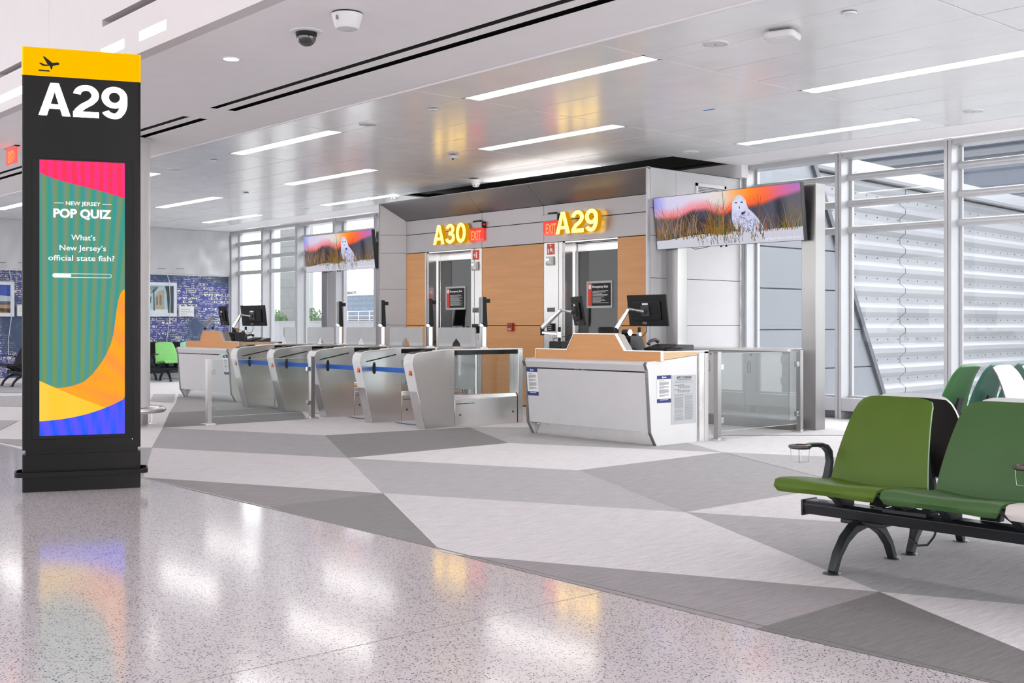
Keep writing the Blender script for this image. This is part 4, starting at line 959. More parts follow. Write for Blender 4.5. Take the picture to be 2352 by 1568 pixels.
# ------------------------------------------------------------------ boarding gates
def make_gate(first, label, belt_side):
    t = thing('boarding_gate', label, 'gate', (0, 0, 0), group='automatic boarding gates')
    prof = [(.015, 0), (-.105, .465), (-.185, .80), (-.178, .86), (-.15, .90), (-.10, .925), (.47, .968), (.47, 0)]
    m = MB(); m.prism(prof, 'x', -.168, -.006); bd = m.build('cabinet', M_steelv, t, bevel=.006)
    m = MB(); o = [(-.112, .462), (-.197, .80), (-.188, .872), (-.155, .915), (-.10, .938), (.30, .968), (.62, .980)]
    i_ = [(-.100, .464), (-.182, .80), (-.174, .862), (-.148, .902), (-.10, .922), (.30, .955), (.62, .966)]
    m.prism(o+i_[::-1], 'x', -.176, .002); nose = m.build('nose_cover', M_plast, t, bevel=.006, seg=3)
    m = MB(); m.prism([(.010, .002), (-.110, .462), (-.098, .464), (.024, .002)], 'x', -.174, 0); m.build('kick_plate', M_steel, t, bevel=.003)
    m = MB(); m.box((-.085, -.178, .665), (-.035, -.150, .735)); ind = m.build('indicator', M_blackg, nose)
    m = MB()
    for a_, b_ in (((-.080, .675), (-.040, .725)), ((-.040, .675), (-.080, .725))): m.bar([(a_[0], -.1785, a_[1]), (b_[0], -.1785, b_[1])], .009, .004, (1, 0, 0))
    m.build('cross', M_redled, nose)
    m = MB(); m.prism([(-.145, .924), (.07, .940), (.07, .953), (-.10, .945)], 'x', -.15, -.03); m.prism([(.02, .945), (.15, .955), (.15, .972), (.05, .968)], 'x', -.14, -.04); m.build('document_reader', M_black, t, bevel=.003)
    m = MB(); m.box((-.165, .475, 0), (-.008, 1.515, .345)); m.prism([(-.165, .345), (-.008, .345), (-.03, .395), (-.145, .395)], 'y', .475, 1.515); lb = m.build('base_cabinet', M_steelv, t, bevel=.004)
    for y in (.56, 1.44):
        m = MB(); m.cyl((-.008, y, .15), (-.002, y, .15), .012, n=14); m.build('lock', M_drkp, lb)
    m = MB(); m.box((-.008, .50, .285), (-.005, .80, .293)); m.build('slot', M_black, lb)
    m = MB(); m.box((-.17, .47, .955), (.0, 1.61, .978)); m.build('top_rail', M_steel, t, bevel=.006)
    m = MB(); m.box((-.16, .475, .90), (-.012, 1.53, .955)); m.build('sensor_band', M_blackg, t)
    m = MB(); m.box((-.17, 1.525, 0), (.0, 1.61, .957)); m.build('end_post', M_steelv, t, bevel=.004)
    m = MB(); m.box((-.09, .475, .39), (-.082, 1.525, .90)); m.build('side_pane', M_clear, t)
    if not first:
        m = MB(); m.bar([(-.001, -.06, .805), (.40, -.06, .805)], .01, .01, (0, 1, 0)); m = MB()
        m.bar([(-.005, -.09, .80), (-.005, .38, .885)], .008, .014, (1, 0, 0)); m.build('side_slot', M_black, t)
    # frosted wings
    def wing(x0, x1):       # x0 = hinge side, x1 = free edge; hourglass free edge
        w = x1-x0
        return [(x0+w*f, z) for f, z in ((.02, .46), (.08, .44), (.88, .44), (.97, .47), (1, .56), (1, .72), (.95, .84), (.80, .95), (.76, 1.0), (.80, 1.04), (.95, 1.09), (1, 1.125), (1, 1.205), (.96, 1.236), (.90, 1.243), (.10, 1.243), (.03, 1.236), (0, 1.21), (0, .50))]
    if not first:
        m = MB(); m.prism(wing(.15, .54), 'y', .965, .975); m.build('wing', M_flap, t)
    m = MB(); m.prism(wing(-.195, -.605), 'y', .965, .975); m.build('wing', M_flap, t)
    for x in ((.10, -.185) if not first else (-.185,)):
        m = MB(); m.cyl((x, .97, .40), (x, .97, .96), .016, n=14); m.build('pivot', M_steelv, t)
    return t
def scanner(t):
    m = MB(); m.lathe([(.062, .90), (.062, .988), (.045, .995), (.03, .995)], c=(-.085, 1.02, 0), n=28); sc = m.build('mast_collar', M_steel, t, smooth=True)
    m = MB(); m.cyl((-.085, 1.02, .99), (-.085, 1.02, 1.30), .030, n=24); m.build('mast', M_steelv, t, smooth=True)
    RZ = Matrix.Translation((-.085, 1.02, 0)) @ Matrix.Rotation(math.radians(-25), 4, 'Z') @ Matrix.Translation((.085, -1.02, 0))
    m = MB(); m.prism([(.985, 1.285), (1.012, 1.25), (1.05, 1.25), (1.05, 1.29), (1.035, 1.63), (.985, 1.635)], 'x', -.135, -.035, 0, RZ); hd = m.build('scanner_head', M_black, t, bevel=.006)
    m = MB(); m.box((-.140, .962, 1.30), (-.030, .985, 1.63), 0, RZ); m.build('scanner_screen', mat('scanner_grey', (150, 151, 152), .3) if 'scanner_grey' not in MATS else MATS['scanner_grey'], hd, bevel=.004)
    m = MB(); m.prism([(.94, 1.265), (.96, 1.295), (1.0, 1.285), (1.0, 1.255), (.965, 1.245)], 'x', -.125, -.045, 0, RZ); m.build('scanner_tray', M_chrome, hd, bevel=.003)
    m = MB(); m.cbox((-.085, 1.065, 1.585), (.06, .05, .05), 0, RZ); m.build('camera_head', M_black, hd, bevel=.004)
glabels = ['rightmost boarding gate, nearest the front desk, with polished base box', 'second boarding gate from the front desk', 'middle boarding gate of the five', 'fourth boarding gate from the front desk, behind the glass barrier post', 'leftmost boarding gate, beside the far desk']
gpos = []
for k in range(5):
    gx = -11.2-1.187*k; gy = 8.44+.045*k; gpos.append((gx, gy))
    g = make_gate(k == 0, glabels[k], k); g.location = (gx, gy, 0)
    if k < 4: scanner(g)
for k in range(1, 5):
    x0, y0 = gpos[k]; x1, y1 = gpos[k-1]
    nm = ['', 'blue belt across the lane nearest the front desk', 'blue belt across the second lane from the front desk', 'blue belt across the third lane from the front desk', 'blue belt across the leftmost lane, behind the glass barrier'][k]
    t = thing('barrier_belt', nm, 'belt', (x0, y0, .70), group='blue lane belts', world=True)
    m = MB(); m.box((x0-.001, y0+.035, .675), (x1-.178, y0+.037, .735)); m.v = [Vector((v.x, v.y-(v.x-x0)*.09, v.z)) for v in m.v]; m.build('webbing', M_blue, t)
    m = MB(); m.tube([(x0+.004, y0+.036, .64), (x0+.006, y0+.034, .665), (x0+.006, y0+.034, .745), (x0+.004, y0+.036, .79)], [.006, .016, .016, .006], 10); m.build('clip', M_black, t)
    # painted flow lines on the carpet in the lane
    for j in range(2):
        m = MB(); pts = [(x0+.12+.44*i/8+.12*j, y0+.28-.06*j-.0*i+.012*math.sin(i*1.1), .0058) for i in range(9)]
        m.bar(pts, .022, .001, (0, 1, 0))
        o = m.build('floor_decal', M_decal); tag(o, '%s navy wavy line on the carpet of the %s lane' % (('upper', 'lower')[j], ('', 'rightmost', 'second from right', 'third from right', 'leftmost')[k]), 'floor marking', 'navy floor lines in the lanes')

# ------------------------------------------------------------------ hanging video screens on posts
def pw(tab, u):
    for (a_, va), (b_, vb) in zip(tab, tab[1:]):
        if u <= b_:
            k = (u-a_)/(b_-a_); return mixc(va, vb, k) if isinstance(va, tuple) else va+(vb-va)*k
    return tab[-1][1]
RIDGE = [(0, .62), (.10, .57), (.18, .58), (.28, .69), (.38, .69), (.45, .58), (.50, .56), (.58, .65), (.66, .67), (.75, .69), (.85, .77), (1, .86)]
GLOW = [(0, (214, 170, 205)), (.10, (248, 120, 110)), (.30, (250, 130, 150)), (.45, (252, 110, 110)), (.55, (255, 92, 60)), (.76, (255, 96, 44)), (.86, (226, 100, 130)), (1, (196, 120, 190))]
TOP = [(0, (146, 148, 226)), (.10, (212, 204, 236)), (.40, (226, 218, 226)), (.50, (228, 216, 206)), (.58, (255, 176, 110)), (.68, (255, 140, 40)), (.78, (255, 110, 70)), (.88, (220, 110, 160)), (1, (150, 120, 216))]
DARK = [(0, (112, 104, 110)), (.12, (84, 76, 82)), (.25, (52, 46, 54)), (.6, (52, 46, 56)), (.68, (74, 70, 84)), (.82, (84, 84, 104)), (.86, (48, 48, 60)), (.92, (104, 100, 100)), (1, (110, 104, 100))]
def grad(u, v):
    """dusk behind dunes"""
    d = v-pw(RIDGE, u)
    sky = mixc(pw(GLOW, u), pw(TOP, u), (d-.02)*5)
    dark = mixc(pw(DARK, u), (92, 92, 122), .5*max(0, math.sin(u*9+v*7))*(u > .3))
    return mixc(dark, sky, d*12+.5)
def owl_screen(m, Wd, Hd, y, seed):
    rnd = random.Random(seed)
    X = lambda u: u*Wd; Z = lambda v: v*Hd
    screen_grid(m, 0, Wd, 0, Hd, y, 120, 60, grad)
    P = lambda u, v, e: (X(u), y-e, Z(v))
    sand = [(0, .16), (.1, .17), (.25, .22), (.4, .235), (.5, .23), (.62, .25), (.72, .22), (.85, .24), (1, .24)]
    def blades(nb, u0, u1, v0, v1, hl, hh, cols_, e, lean=.5, w=.0022):
        for _ in range(nb):
            u = rnd.uniform(u0, u1); v = rnd.uniform(v0, v1); h = rnd.uniform(hl, hh); le = rnd.gauss(.06, .35)*h*lean
            c = rnd.choice(cols_); pts = []
            k = 5
            for i in range(k+1):
                t_ = i/k; pts.append((u+le*t_*t_*Hd/Wd*1.6, v+h*(t_-.18*t_*t_*abs(le/h)*2)))
            L = [P(min(1, max(0, p[0]-w*(1-i/k*.8))), min(.995, max(.004, p[1])), e) for i, p in enumerate(pts)]; R = [P(min(1, max(0, p[0]+w*(1-i/k*.8))), min(.995, max(.004, p[1])), e) for i, p in enumerate(pts)]
            m.add(L+R, [(i, k+1+i, k+2+i, i+1) for i in range(k)], 0, c)
    brown = [(120, 84, 44), (150, 104, 46), (168, 96, 40), (96, 76, 48), (70, 54, 40), (130, 112, 92)]
    green = [(112, 112, 40), (140, 120, 40), (86, 92, 30), (190, 140, 50), (70, 72, 26)]
    pale = [(150, 138, 128), (120, 110, 104), (170, 152, 134)]
    blades(150, 0, 1, .16, .30, .15, .5, brown+pale, .0006, .9, .0016)
    blades(70, 0, .3, .18, .3, .3, .62, pale+brown, .0008, .7)
    blades(45, .38, .5, .2, .3, .3, .7, brown+green, .0008, .6)
    m.add([P(p[0], p[1], .001) for p in sand]+[P(1, 0, .001), P(0, 0, .001)], [list(range(len(sand)+2))], 0, (204, 203, 216))
    # owl
    hx, hv = .607, .715
    body = [(.562, .80), (.557, .68), (.553, .56), (.551, .46), (.555, .38), (.570, .29), (.598, .215), (.66, .205), (.70, .22), (.760, .245), (.745, .34), (.722, .45), (.694, .55), (.666, .63), (.655, .72), (.652, .80)]
    m.add([P(p[0], p[1], .0013) for p in body], [list(range(len(body)))], 0, (206, 208, 238))
    hd = [(hx+.046*math.cos(a_*PI/14), hv+(.175 if a_ <= 14 else .11)*math.sin(a_*PI/14)) for a_ in range(28)]
    m.add([P(p[0], p[1], .0016) for p in hd], [list(range(28))], 0, (218, 220, 243))
    for du in (-.02, .018):
        m.add([P(hx+du+.0085*math.cos(a_*PI/6), hv+.045+.012*math.sin(a_*PI/6), .002) for a_ in range(12)], [list(range(12))], 0, (40, 36, 40))
    m.add([P(hx-.005, hv-.03, .002), P(hx+.004, hv-.03, .002), P(hx, hv-.085, .002)], [(0, 1, 2)], 0, (70, 66, 80))
    m.add([P(hx+.01, hv-.14, .0018), P(hx+.04, hv-.12, .0018), P(hx+.03, hv-.17, .0018), P(hx+.012, hv-.2, .0018)], [(0, 1, 2, 3)], 0, (60, 58, 78))
    for _ in range(260):
        u = rnd.uniform(.56, .74); v = rnd.uniform(.23, .57)
        if u < .556+abs(v-.45)*.05 or u > .752-(v-.245)*.26: continue
        s_ = rnd.uniform(.0022, .005); m.add([P(u-s_, v, .0018), P(u, v-s_*1.6, .0018), P(u+s_, v, .0018), P(u, v+s_*1.1, .0018)], [(0, 1, 2, 3)], 0, (84, 84, 112))
    for _ in range(22):
        a_ = rnd.uniform(.15*PI, .85*PI); m.add([P(hx+.042*math.cos(a_)-.002, hv+.15*math.sin(a_), .0021), P(hx+.042*math.cos(a_)+.002, hv+.15*math.sin(a_), .0021), P(hx+.042*math.cos(a_), hv+.15*math.sin(a_)-.012, .0021)], [(0, 1, 2)], 0, (120, 120, 150))
    blades(150, .36, .60, .18, .24, .10, .30, green+brown, .0024, 1.0)
    blades(60, .02, .35, .15, .2, .06, .22, green+brown, .0024, 1.0)
    blades(70, .62, .99, .19, .24, .06, .35, green+brown+pale, .0024, 1.0)
    blades(60, .3, .62, .02, .18, .08, .16, [(70, 66, 40), (110, 100, 50), (150, 140, 80)], .0024, .7)
    blades(18, .67, .76, .03, .18, .08, .18, [(60, 56, 36), (110, 100, 60)], .0024, .9)
    blades(3, .735, .745, .5, .6, .3, .38, [(120, 80, 60)], .0026, .3, .003)
    m.text('Long Beach Island, New Jersey', P(.985, .045, .003), (1, 0, 0), (0, 0, 1), h=.032, w=.245*Wd, align='r', depth=.0004, col=(236, 240, 255))
def video_wall(x0, ytop, ztop, label, post_l, post_r, plabels, drop=.69, tilt=7, pw=.10):
    Wd = 2.335; Hd = drop
    t = thing('video_screen', label, 'screen', (x0, ytop, ztop-Hd), group='hanging video screens')
    ti = math.radians(tilt)
    M_ = Matrix.Translation((0, 0, Hd)) @ Matrix.Rotation(ti, 4, 'X') @ Matrix.Translation((0, 0, -Hd))
    M_ = Matrix.Translation((0, .0, Hd)) @ Matrix.Rotation(ti, 4, 'X') @ Matrix.Translation((0, 0, -Hd))
    def place(o): o.matrix_local = M_; return o
    m = MB(); m.box((-.006, .004, -.006), (Wd/2-.0015, .075, Hd+.006)); m.box((Wd/2+.0015, .004, -.006), (Wd+.006, .075, Hd+.006)); cs = place(m.build('casing', M_drkp, t, bevel=.003))
    m = MB(); owl_screen(m, Wd, Hd, .003, 11); m.build('picture', M_scr, cs)
    m = MB(); m.box((Wd/2-.002, .0, 0), (Wd/2+.002, .004, Hd)); m.build('panel_joint', M_black, cs)
    m = MB(); m.tube([(Wd*.24, .03, -.004), (Wd*.27, .03, -.03), (Wd*.33, .03, -.02), (Wd*.38, .03, -.004)], .004, 6); m.build('cable', M_cable, cs)
    for x in (.455, .49): m = MB(); m.cyl((Wd*x, .03, -.025), (Wd*x, .03, -.006), .014, n=12); m.build('knob', M_black, cs)
    m = MB()
    for z, yd in ((.12, .095), (.50, .145)): m.box((Wd-.30, .075, z), (Wd-.04, yd, z+.05)); m.box((.05, .075, z), (.28, yd, z+.05))
    m.build('mount_bracket', M_steeld, t)
    for (px, lab) in ((post_l, plabels[0]), (post_r, plabels[1])):
        p = thing('screen_post', lab, 'post', (px, ytop+.29, 0), group='steel posts of the video screens')
        m = MB(); m.box((-pw, -.10, 0), (pw, .10, ztop+.0)); m.build('shaft', M_post, p, bevel=.004)
        m = MB(); m.box((-pw+.02, -.105, ztop-.62), (pw-.02, -.10, ztop-.05)); m.build('mount_plate', M_steeld, p)
        m = MB(); m.box((-pw+.004, -.096, ztop), (pw-.004, .096, ztop+.006)); m.build('end_cap', M_steeld, p)
video_wall(-10.40, 11.70, 2.985, 'right video screen showing a snowy owl, in front of the white side wall', -10.235, -8.07, ('steel post under the left end of the right owl screen', 'tall steel post at the right end of the right owl screen'))
video_wall(-19.45, 11.70, 2.985, 'left video screen showing a snowy owl, in front of the windows', -18.98, -17.14, ('steel post under the left end of the far owl screen', 'steel post between the far owl screen and the portal'))
# ------------------------------------------------------------------ gate desks
def make_desk(label):
    """x right (0 = right end), y back (0 = front of the foot), local"""
    t = thing('gate_desk', label, 'desk', (0, 0, 0), group='boarding gate desks')
    L = -1.93
    side = [(.02, 0), (-.065, .14), (-.115, .80), (-.14, .857), (-.12, .880), (-.09, .888), (.10, .897), (.69, .947), (.69, .985), (.69, 0)]
    for x0, x1, nm in ((-.03, 0, 'side_panel'), (L, L+.03, 'side_panel')):
        m = MB(); m.prism(side, 'x', x0, x1); m.build(nm, M_plast, t, bevel=.002, seg=1)
    for x0 in (-.034, L-.002):
        m = MB(); m.prism([(.018, 0), (-.067, .14), (-.117, .80), (-.143, .858), (-.122, .884), (-.116, .878), (-.134, .856), (-.105, .80), (-.055, .14), (.032, 0)], 'x', x0, x0+.036); m.build('edge_trim', M_steeld, t)
    m = MB(); m.prism([(-.058, .145), (-.107, .772), (-.09, .772), (-.04, .145)], 'x', L+.034, -.034); m.build('front_panel', M_lam, t, bevel=.002, seg=1)
    m = MB(); m.prism([(-.108, .785), (-.132, .855), (-.12, .876), (-.09, .884), (.06, .890), (.06, .86), (-.08, .86), (-.09, .785)], 'x', L+.034, -.034); m.build('front_ledge', M_lam, t, bevel=.004)
    m = MB(); m.box((L+.034, .04, 0), (-.034, .06, .16)); kp = m.build('kick_plate', M_steelv, t)
    for x in (L+.16, -.08): m = MB(); m.tube([(x-.012, -.03, .135), (x-.012, -.035, .118), (x, -.038, .11), (x+.012, -.035, .118), (x+.012, -.03, .135)], .004, 6); m.build('cable_hook', M_chrome, t)
    # maple upstand with the raised centre
    x0, x1 = -1.90, .045
    pr = [(x0, .888), (x1, .888), (x1, .992), (-.486, .992), (-.62, 1.172), (-1.262, 1.172), (-1.375, .992), (x0, .992)]
    m = MB(); m.prism(pr, 'y', .05, .075); m.build('upstand', M_woodd, t)
    m = MB(); m.prism([(-.49, .992), (-.624, 1.170), (-1.258, 1.170), (-1.37, .992)], 'y', .075, .20); m.build('upstand_box', M_steeld, t)
    m = MB()
    m.bar([(x0, .062, .997), (-1.378, .062, .997), (-1.264, .062, 1.177), (-.618, .062, 1.177), (-.483, .062, .997), (x1, .062, .997)], .034, .010, (0, 1, 0)); m.bar([(x0-.004, .062, .888), (x0-.004, .062, 1.0)], .034, .010, (0, 1, 0)); m.bar([(x1+.004, .062, .893), (x1+.004, .062, 1.0)], .034, .010, (0, 1, 0)); m.build('upstand_trim', M_steel, t)
    m = MB(); m.box((L+.03, .075, .965), (-.0, .886, .99)); m.build('desk_top', M_lam, t)
    m = MB(); m.prism([(.076, .898), (.69, .949), (.69, .985), (.076, .985)], 'x', -.002, .004); m.build('side_wood', M_wood if False else mat('maple_side', (214, 180, 140), .4, var=.06, scale=4) if 'maple_side' not in MATS else MATS['maple_side'], t)
    m = MB(); m.prism([(-.03, .69), (-.004, .70), (-.022, .76), (-.004, .815), (-.03, .82)], 'z', 0, .985); m.build('corner_post', M_steelv, t)
    m = MB(); m.box((-.03, .82, 0), (0, .886, .985)); m.build('end_panel', M_plast, t)
    m = MB(); m.box((-.03, .076, .985), (.004, .886, .995)); m.build('top_trim', M_steel, t)
    m = MB(); m.box((L+.03, .80, .05), (-.03, .83, .965)); m.build('back_panel', M_lam, t)
    return t
DESKS = ((-8.07, 9.10), (-17.33, 9.13))
make_desk('nearest white and maple gate desk with two monitors').location = (DESKS[0][0], DESKS[0][1], 0)
make_desk('far white and maple gate desk beside the leftmost gate').location = (DESKS[1][0], DESKS[1][1], 0)
def airline_sheet(o, xd, up, w, h, label, nrm):
    """printed notice: navy head and foot, grey text between"""
    xd = Vector(xd).normalized(); up = Vector(up).normalized(); nn = Vector(nrm).normalized()
    t = thing('passenger_notice', label, 'notice', o, group='navy-banded passenger notices')
    P = lambda a_, b_, e: xd*(a_*w)+up*(b_*h)+nn*e
    def rect(m, a0, b0, a1, b1, e): m.add([P(a0, b0, e), P(a1, b0, e), P(a1, b1, e), P(a0, b1, e), P(a0, b0, e-.0012), P(a1, b0, e-.0012), P(a1, b1, e-.0012), P(a0, b1, e-.0012)], [(0, 1, 2, 3), (7, 6, 5, 4), (0, 4, 5, 1), (1, 5, 6, 2), (2, 6, 7, 3), (3, 7, 4, 0)])
    m = MB(); rect(m, 0, 0, 1, 1, .002); pp = m.build('sheet', M_paper, t)
    for nm, b0, b1 in (('head_band', .865, 1), ('foot_band', 0, .145)):
        m = MB(); rect(m, 0, b0, 1, b1, .003); m.build(nm, M_navy, pp)
    m = MB(); m.poly([P(.40+.05*math.cos(i*PI/6), .933+.035*math.sin(i*PI/6), .0035) for i in range(12)]); m.build('emblem', M_wht, pp)
    m = MB(); rect(m, .47, .915, .66, .945, .0042); m.build('head_lettering', M_wht, pp)
    m = MB(); rect(m, .22, .100, .78, .115, .0042); m.build('foot_lettering', M_wht, pp)
    rnd = random.Random(3); m = MB(); z = .80
    for blk in (1, 5, 3, 6, 3):
        for i in range(blk): rect(m, .15, z, .15+(.72 if i < blk-1 else .4)*rnd.uniform(.9, 1), z+.012, .0042); z -= .026
        z -= .03
    m.build('lettering', M_ink, pp)
for (dx, dy), w in ((DESKS[0], 'nearest desk'), (DESKS[1], 'far desk')):
    sl = Vector((0, -.05, .66)).normalized()
    if w == 'nearest desk':
        airline_sheet((dx-1.93+.04, dy-.0815, .455), (1, 0, 0), (0, -.05, .64), .185, .32, 'navy-banded notice at the left edge of the nearest desk front', (0, -1, -.08))
        airline_sheet((dx+.001, dy+.035, .45), (0, 1, 0), (0, 0, 1), .222, .29, 'navy-banded notice on the white side of the nearest desk', (1, 0, 0))
    else:
        airline_sheet((dx-.21, dy-.0815, .455), (1, 0, 0), (0, -.05, .64), .165, .32, 'navy-banded notice on the far desk, beside the leftmost gate', (0, -1, -.08))
# the large silver poster
x, y0, y1, z0, z1 = DESKS[0][0]+.002, 9.365, 9.775, .213, .736
t = thing('advice_poster', 'silver ADVICE TO PASSENGERS poster on the nearest desk side', 'poster', (x, y0, z0), world=True)
m = MB(); m.box((x, y0, z0), (x+.002, y1, z1)); pp = m.build('sheet', M_greyp, t)
m = MB(); w = y1-y0; h = z1-z0
m.text('ADVICE TO PASSENGERS', (x+.0022, (y0+y1)/2, z1-.072*h), (0, 1, 0), (0, 0, 1), h=.026, w=.60*w, align='c', depth=.001, bold=.02)
def yl(a0, a1, b_, th=.004): m.box((x+.002, y0+a0*w, z0+b_*h), (x+.0028, y0+a1*w, z0+b_*h+th))
yl(.22, .78, .905); yl(.14, .84, .875, .002); yl(.12, .86, .845, .002); yl(.12, .5, .79, .005); yl(.12, .34, .695, .005)
m.build('lettering', M_inkd, pp)
m = MB(); rnd = random.Random(5)
for r_ in (0, 1):
    for c_ in range(7):
        cy = y0+(.28+.07*c_)*w; cz = z0+(.755-.085*r_)*h
        m.tube([(x+.0025, cy+.008*math.cos(i*PI/4), cz+.010*math.sin(i*PI/4)) for i in range(8)], .0014, 4, closed=True)
        m.box((x+.002, cy-.005, cz-.016), (x+.0028, cy+.005, cz-.013))
m.build('pictograms', M_inkd, pp)
m = MB()
for a0, a1 in ((.12, .49), (.53, .88)):
    b_ = .60
    while b_ > .07:
        if rnd.random() > .1: yl(a0, a0+(a1-a0)*rnd.uniform(.85, 1), b_, .0022)
        b_ -= .0125
m.build('columns', M_ink, pp)

# ------------------------------------------------------------------ monitors on arms
def monitor(c, yaw, tilt, base, elbow, head, label, w=.52, h=.36, roll=0, metal=None):
    """back faces -y before turning; the arm that carries it is part of it"""
    metal = metal or M_steel
    t = thing('monitor', label, 'monitor', base, group='black desk monitors', world=True)
    R_ = Matrix.Translation(c) @ Matrix.Rotation(yaw, 4, 'Z') @ Matrix.Rotation(tilt, 4, 'X') @ Matrix.Rotation(roll, 4, 'Y')
    m = MB(); m.box((-w/2, .03, -h/2), (w/2, .055, h/2), 0, R_); bz = m.build('shell', M_black, t, bevel=.006)
    m = MB(); m.box((-w/2+.012, .0552, -h/2+.02), (w/2-.012, .0556, h/2-.012), 0, R_); m.build('screen', M_blackg, bz)
    m = MB(); m.box((-w*.36, .005, -h*.30), (w*.36, .03, h*.30), 0, R_); bk = m.build('back_housing', M_black, t, bevel=.012)
    m = MB(); m.box((-.06, -.012, -.06), (.06, .005, .06), 0, R_); m.cyl(R_ @ Vector((0, -.035, 0)), R_ @ Vector((0, -.012, 0)), .03, n=18); m.build('mount_plate', M_drkp, bk)
    m = MB(); m.box((-.045, .003, .067), (.04, .005, .09), 0, R_); m.build('sticker', M_paper, bk)
    m = MB(); m.box((-.06, .003, h*.27), (.05, .005, h*.285), 0, R_); m.build('slot', M_blackg, bk)
    m = MB(); m.box((-.085, .0285, -h*.43), (-.02, .030, -h*.36), 0, R_); m.build('port_label', M_ink, bz)
    bx, by, bz_ = base
    m = MB(); m.prism(rrect(bx-.05, by-.05, bx+.05, by+.05, .02, 4), 'z', bz_, bz_+.02); m.build('clamp_base', M_steel, t)
    m = MB(); m.cyl((bx, by, bz_+.02), (bx, by, bz_+.26), .019, n=18); pole = m.build('pole', M_black, t, smooth=True)
    m = MB(); m.cyl((bx, by, bz_+.13), (bx, by, bz_+.20), .030, n=18); m.build('collar', metal, pole, smooth=True)
    P0 = Vector((bx, by, bz_+.17)); P1 = Vector(elbow); P2 = Vector(head); P3 = R_ @ Vector((0, -.035, 0))
    sd = (P1-P0).cross(Vector((0, 0, 1))).normalized()
    m = MB(); m.bar([P0, P0.lerp(P1, .5), P1], [.050, .046, .040], [.045, .042, .038], sd); m.build('lower_link', metal, t, bevel=.008)
    m = MB(); m.cyl(P1-Vector((0, 0, .035)), P1+Vector((0, 0, .07)), .026, n=18); m.build('elbow', M_black, t, smooth=True)
    Q1 = P1+Vector((0, 0, .06)); sd = (P2-Q1).cross(Vector((0, 0, 1))).normalized()
    m = MB(); m.bar([Q1, Q1.lerp(P2, .5), P2], [.050, .048, .040], [.055, .048, .036], sd); m.build('upper_link', metal, t, bevel=.008)
    m = MB(); m.tube([P2, P2.lerp(P3, .4), P3], [.016, .013, .02], 12); m.build('head_joint', M_chrome, t, smooth=True)
    m = MB(); Pb = R_ @ Vector((-.03, .03, -h/2)); m.tube([Pb, Pb+Vector((.0, 0, -.06)), Pb+Vector((-.05, .0, -.11)), P0.lerp(P1, .35)+Vector((0, 0, -.06)), Vector((bx-.08, by, bz_+.015))], .005, 6); m.build('cable', M_cable, t)
